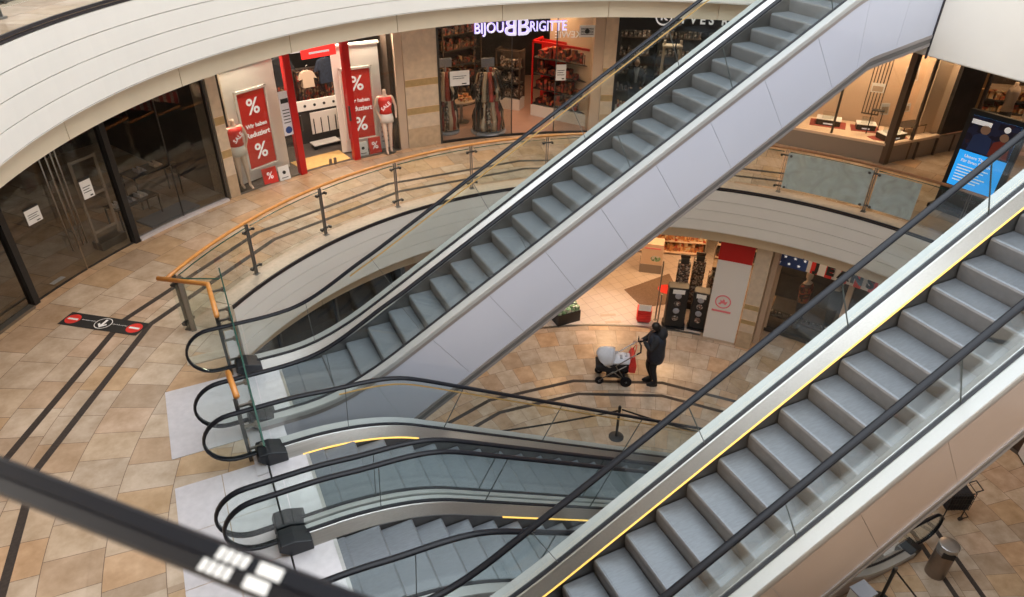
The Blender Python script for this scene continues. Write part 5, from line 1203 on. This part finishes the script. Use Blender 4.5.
area('window_light',(16.4,11.1,7.8),.8,70,(1,.66,.40)); area('window_light',(19.4,10.3,7.8),1.0,60,WARM)
spot('shop_spot',(9.6,13.5,3.15),260,(1,.78,.62),60,.8,(9.4,13.45,0))
for x,y,p in ((10.6,13.6,22),(12.2,13.8,42),(13.5,14.0,45),(11.2,15.6,42),(8.6,14.5,18)): area('shop_light',(x,y,3.12),.7,p,(1,.60,.30))
shoplight(30,10,3.0,4,(1,.8,.6),.5); shoplight(120,10,3.0,.8,(1,.8,.6),.5); shoplight(8,8.6,3.1,25,WARM,.5)
for a,t in ((222,(11.9,10.0,4.0)),(235,(12.6,8.2,4.0)),(205,(9.5,12.0,4.0)),(285,(3.2,12.8,4.0)),(305,(1.0,11.4,4.0))): spot('fascia_fill',(CX+8.0*math.cos(R(a)),CY+8.0*math.sin(R(a)),8.3),(1300 if a<240 else 700),((1,.76,.52) if a<240 else (1,.86,.70)),36,.9,t).data.shadow_soft_size=.5  # added spots that brighten the middle fascia, not lamps of the building
# world
wd=bpy.data.worlds.new('World'); sc.world=wd; wd.use_nodes=True; bg=wd.node_tree.nodes['Background']; bg.inputs[0].default_value=(.80,.88,1,1); bg.inputs[1].default_value=.3

GROUPS={'escalator':'escalators crossing the round void','mannequin':'headless mannequins in the sale shop windows','banner_stand':'sale banner stands','garment':'clothes hanging in the sale shop',
 'clothes_rail':'clothes rails in the sale shop','scarf_stand':'scarf stands in the jewellery shop','stanchion':'belt stanchions on the ground floor','belt':'black barrier belts','display_tray':'display trays in the cream window',
 'picture_card':'white cards in the cream window','wall_shelf':'dark wall shelves in the cosmetics shop','display_stand':'black stands at the drugstore entrance','display_rack':'packet racks at the drugstore entrance',
 'gate_post':'steel gate posts','floor_sign':'strips on the drugstore floor','clothes_bust':'busts in the far right shop','shop_mannequin':'mannequins in the denim shop','display_cabinet':'display cabinets','shop_shelf':'drugstore shelves',
 'sale_card':'red percent cards in the sale windows','info_card':'white cards in the sale windows','glass_railing':'curved glass railings','notice':'notices on the shop glass','shop_sign':'shop front signs','poster':'shop posters','display_table':'small display tables'}
for o in list(bpy.data.objects):
    if o.parent is None and 'label' in o and 'group' not in o:
        b_=o.name.split('.')[0]
        if b_ in GROUPS: o['group']=GROUPS[b_]
# ------------------------------------------------------------------ camera
th,ro,yaw=R(33.4),R(-.75),R(63.9)
F=Vector((math.cos(yaw)*math.cos(th),math.sin(yaw)*math.cos(th),-math.sin(th))); r_=Vector((math.sin(yaw),-math.cos(yaw),0)); d_=F.cross(r_)
r2=r_*math.cos(ro)+d_*math.sin(ro); d2=-r_*math.sin(ro)+d_*math.cos(ro)
cam=bpy.data.cameras.new('Camera'); co=bpy.data.objects.new('Camera',cam); COL.objects.link(co); sc.camera=co
mm=Matrix.Identity(4)
for i in range(3): mm[i][0]=r2[i]; mm[i][1]=-d2[i]; mm[i][2]=-F[i]
mm[2][3]=11.2; co.matrix_world=mm
cam.sensor_width=36; cam.lens=700/1024*36; cam.clip_start=.05; cam.clip_end=200
cam.dof.use_dof=True; cam.dof.focus_distance=10; cam.dof.aperture_fstop=2.2
sc.view_settings.view_transform='Standard'; sc.view_settings.look='None'; sc.view_settings.exposure=0.0; sc.view_settings.gamma=1; sc.view_settings.use_curve_mapping=False
try:
    sc.cycles.use_denoising=True; sc.cycles.transparent_max_bounces=24; sc.cycles.max_bounces=8; sc.cycles.sample_clamp_indirect=6; sc.cycles.caustics_reflective=False
except Exception: pass
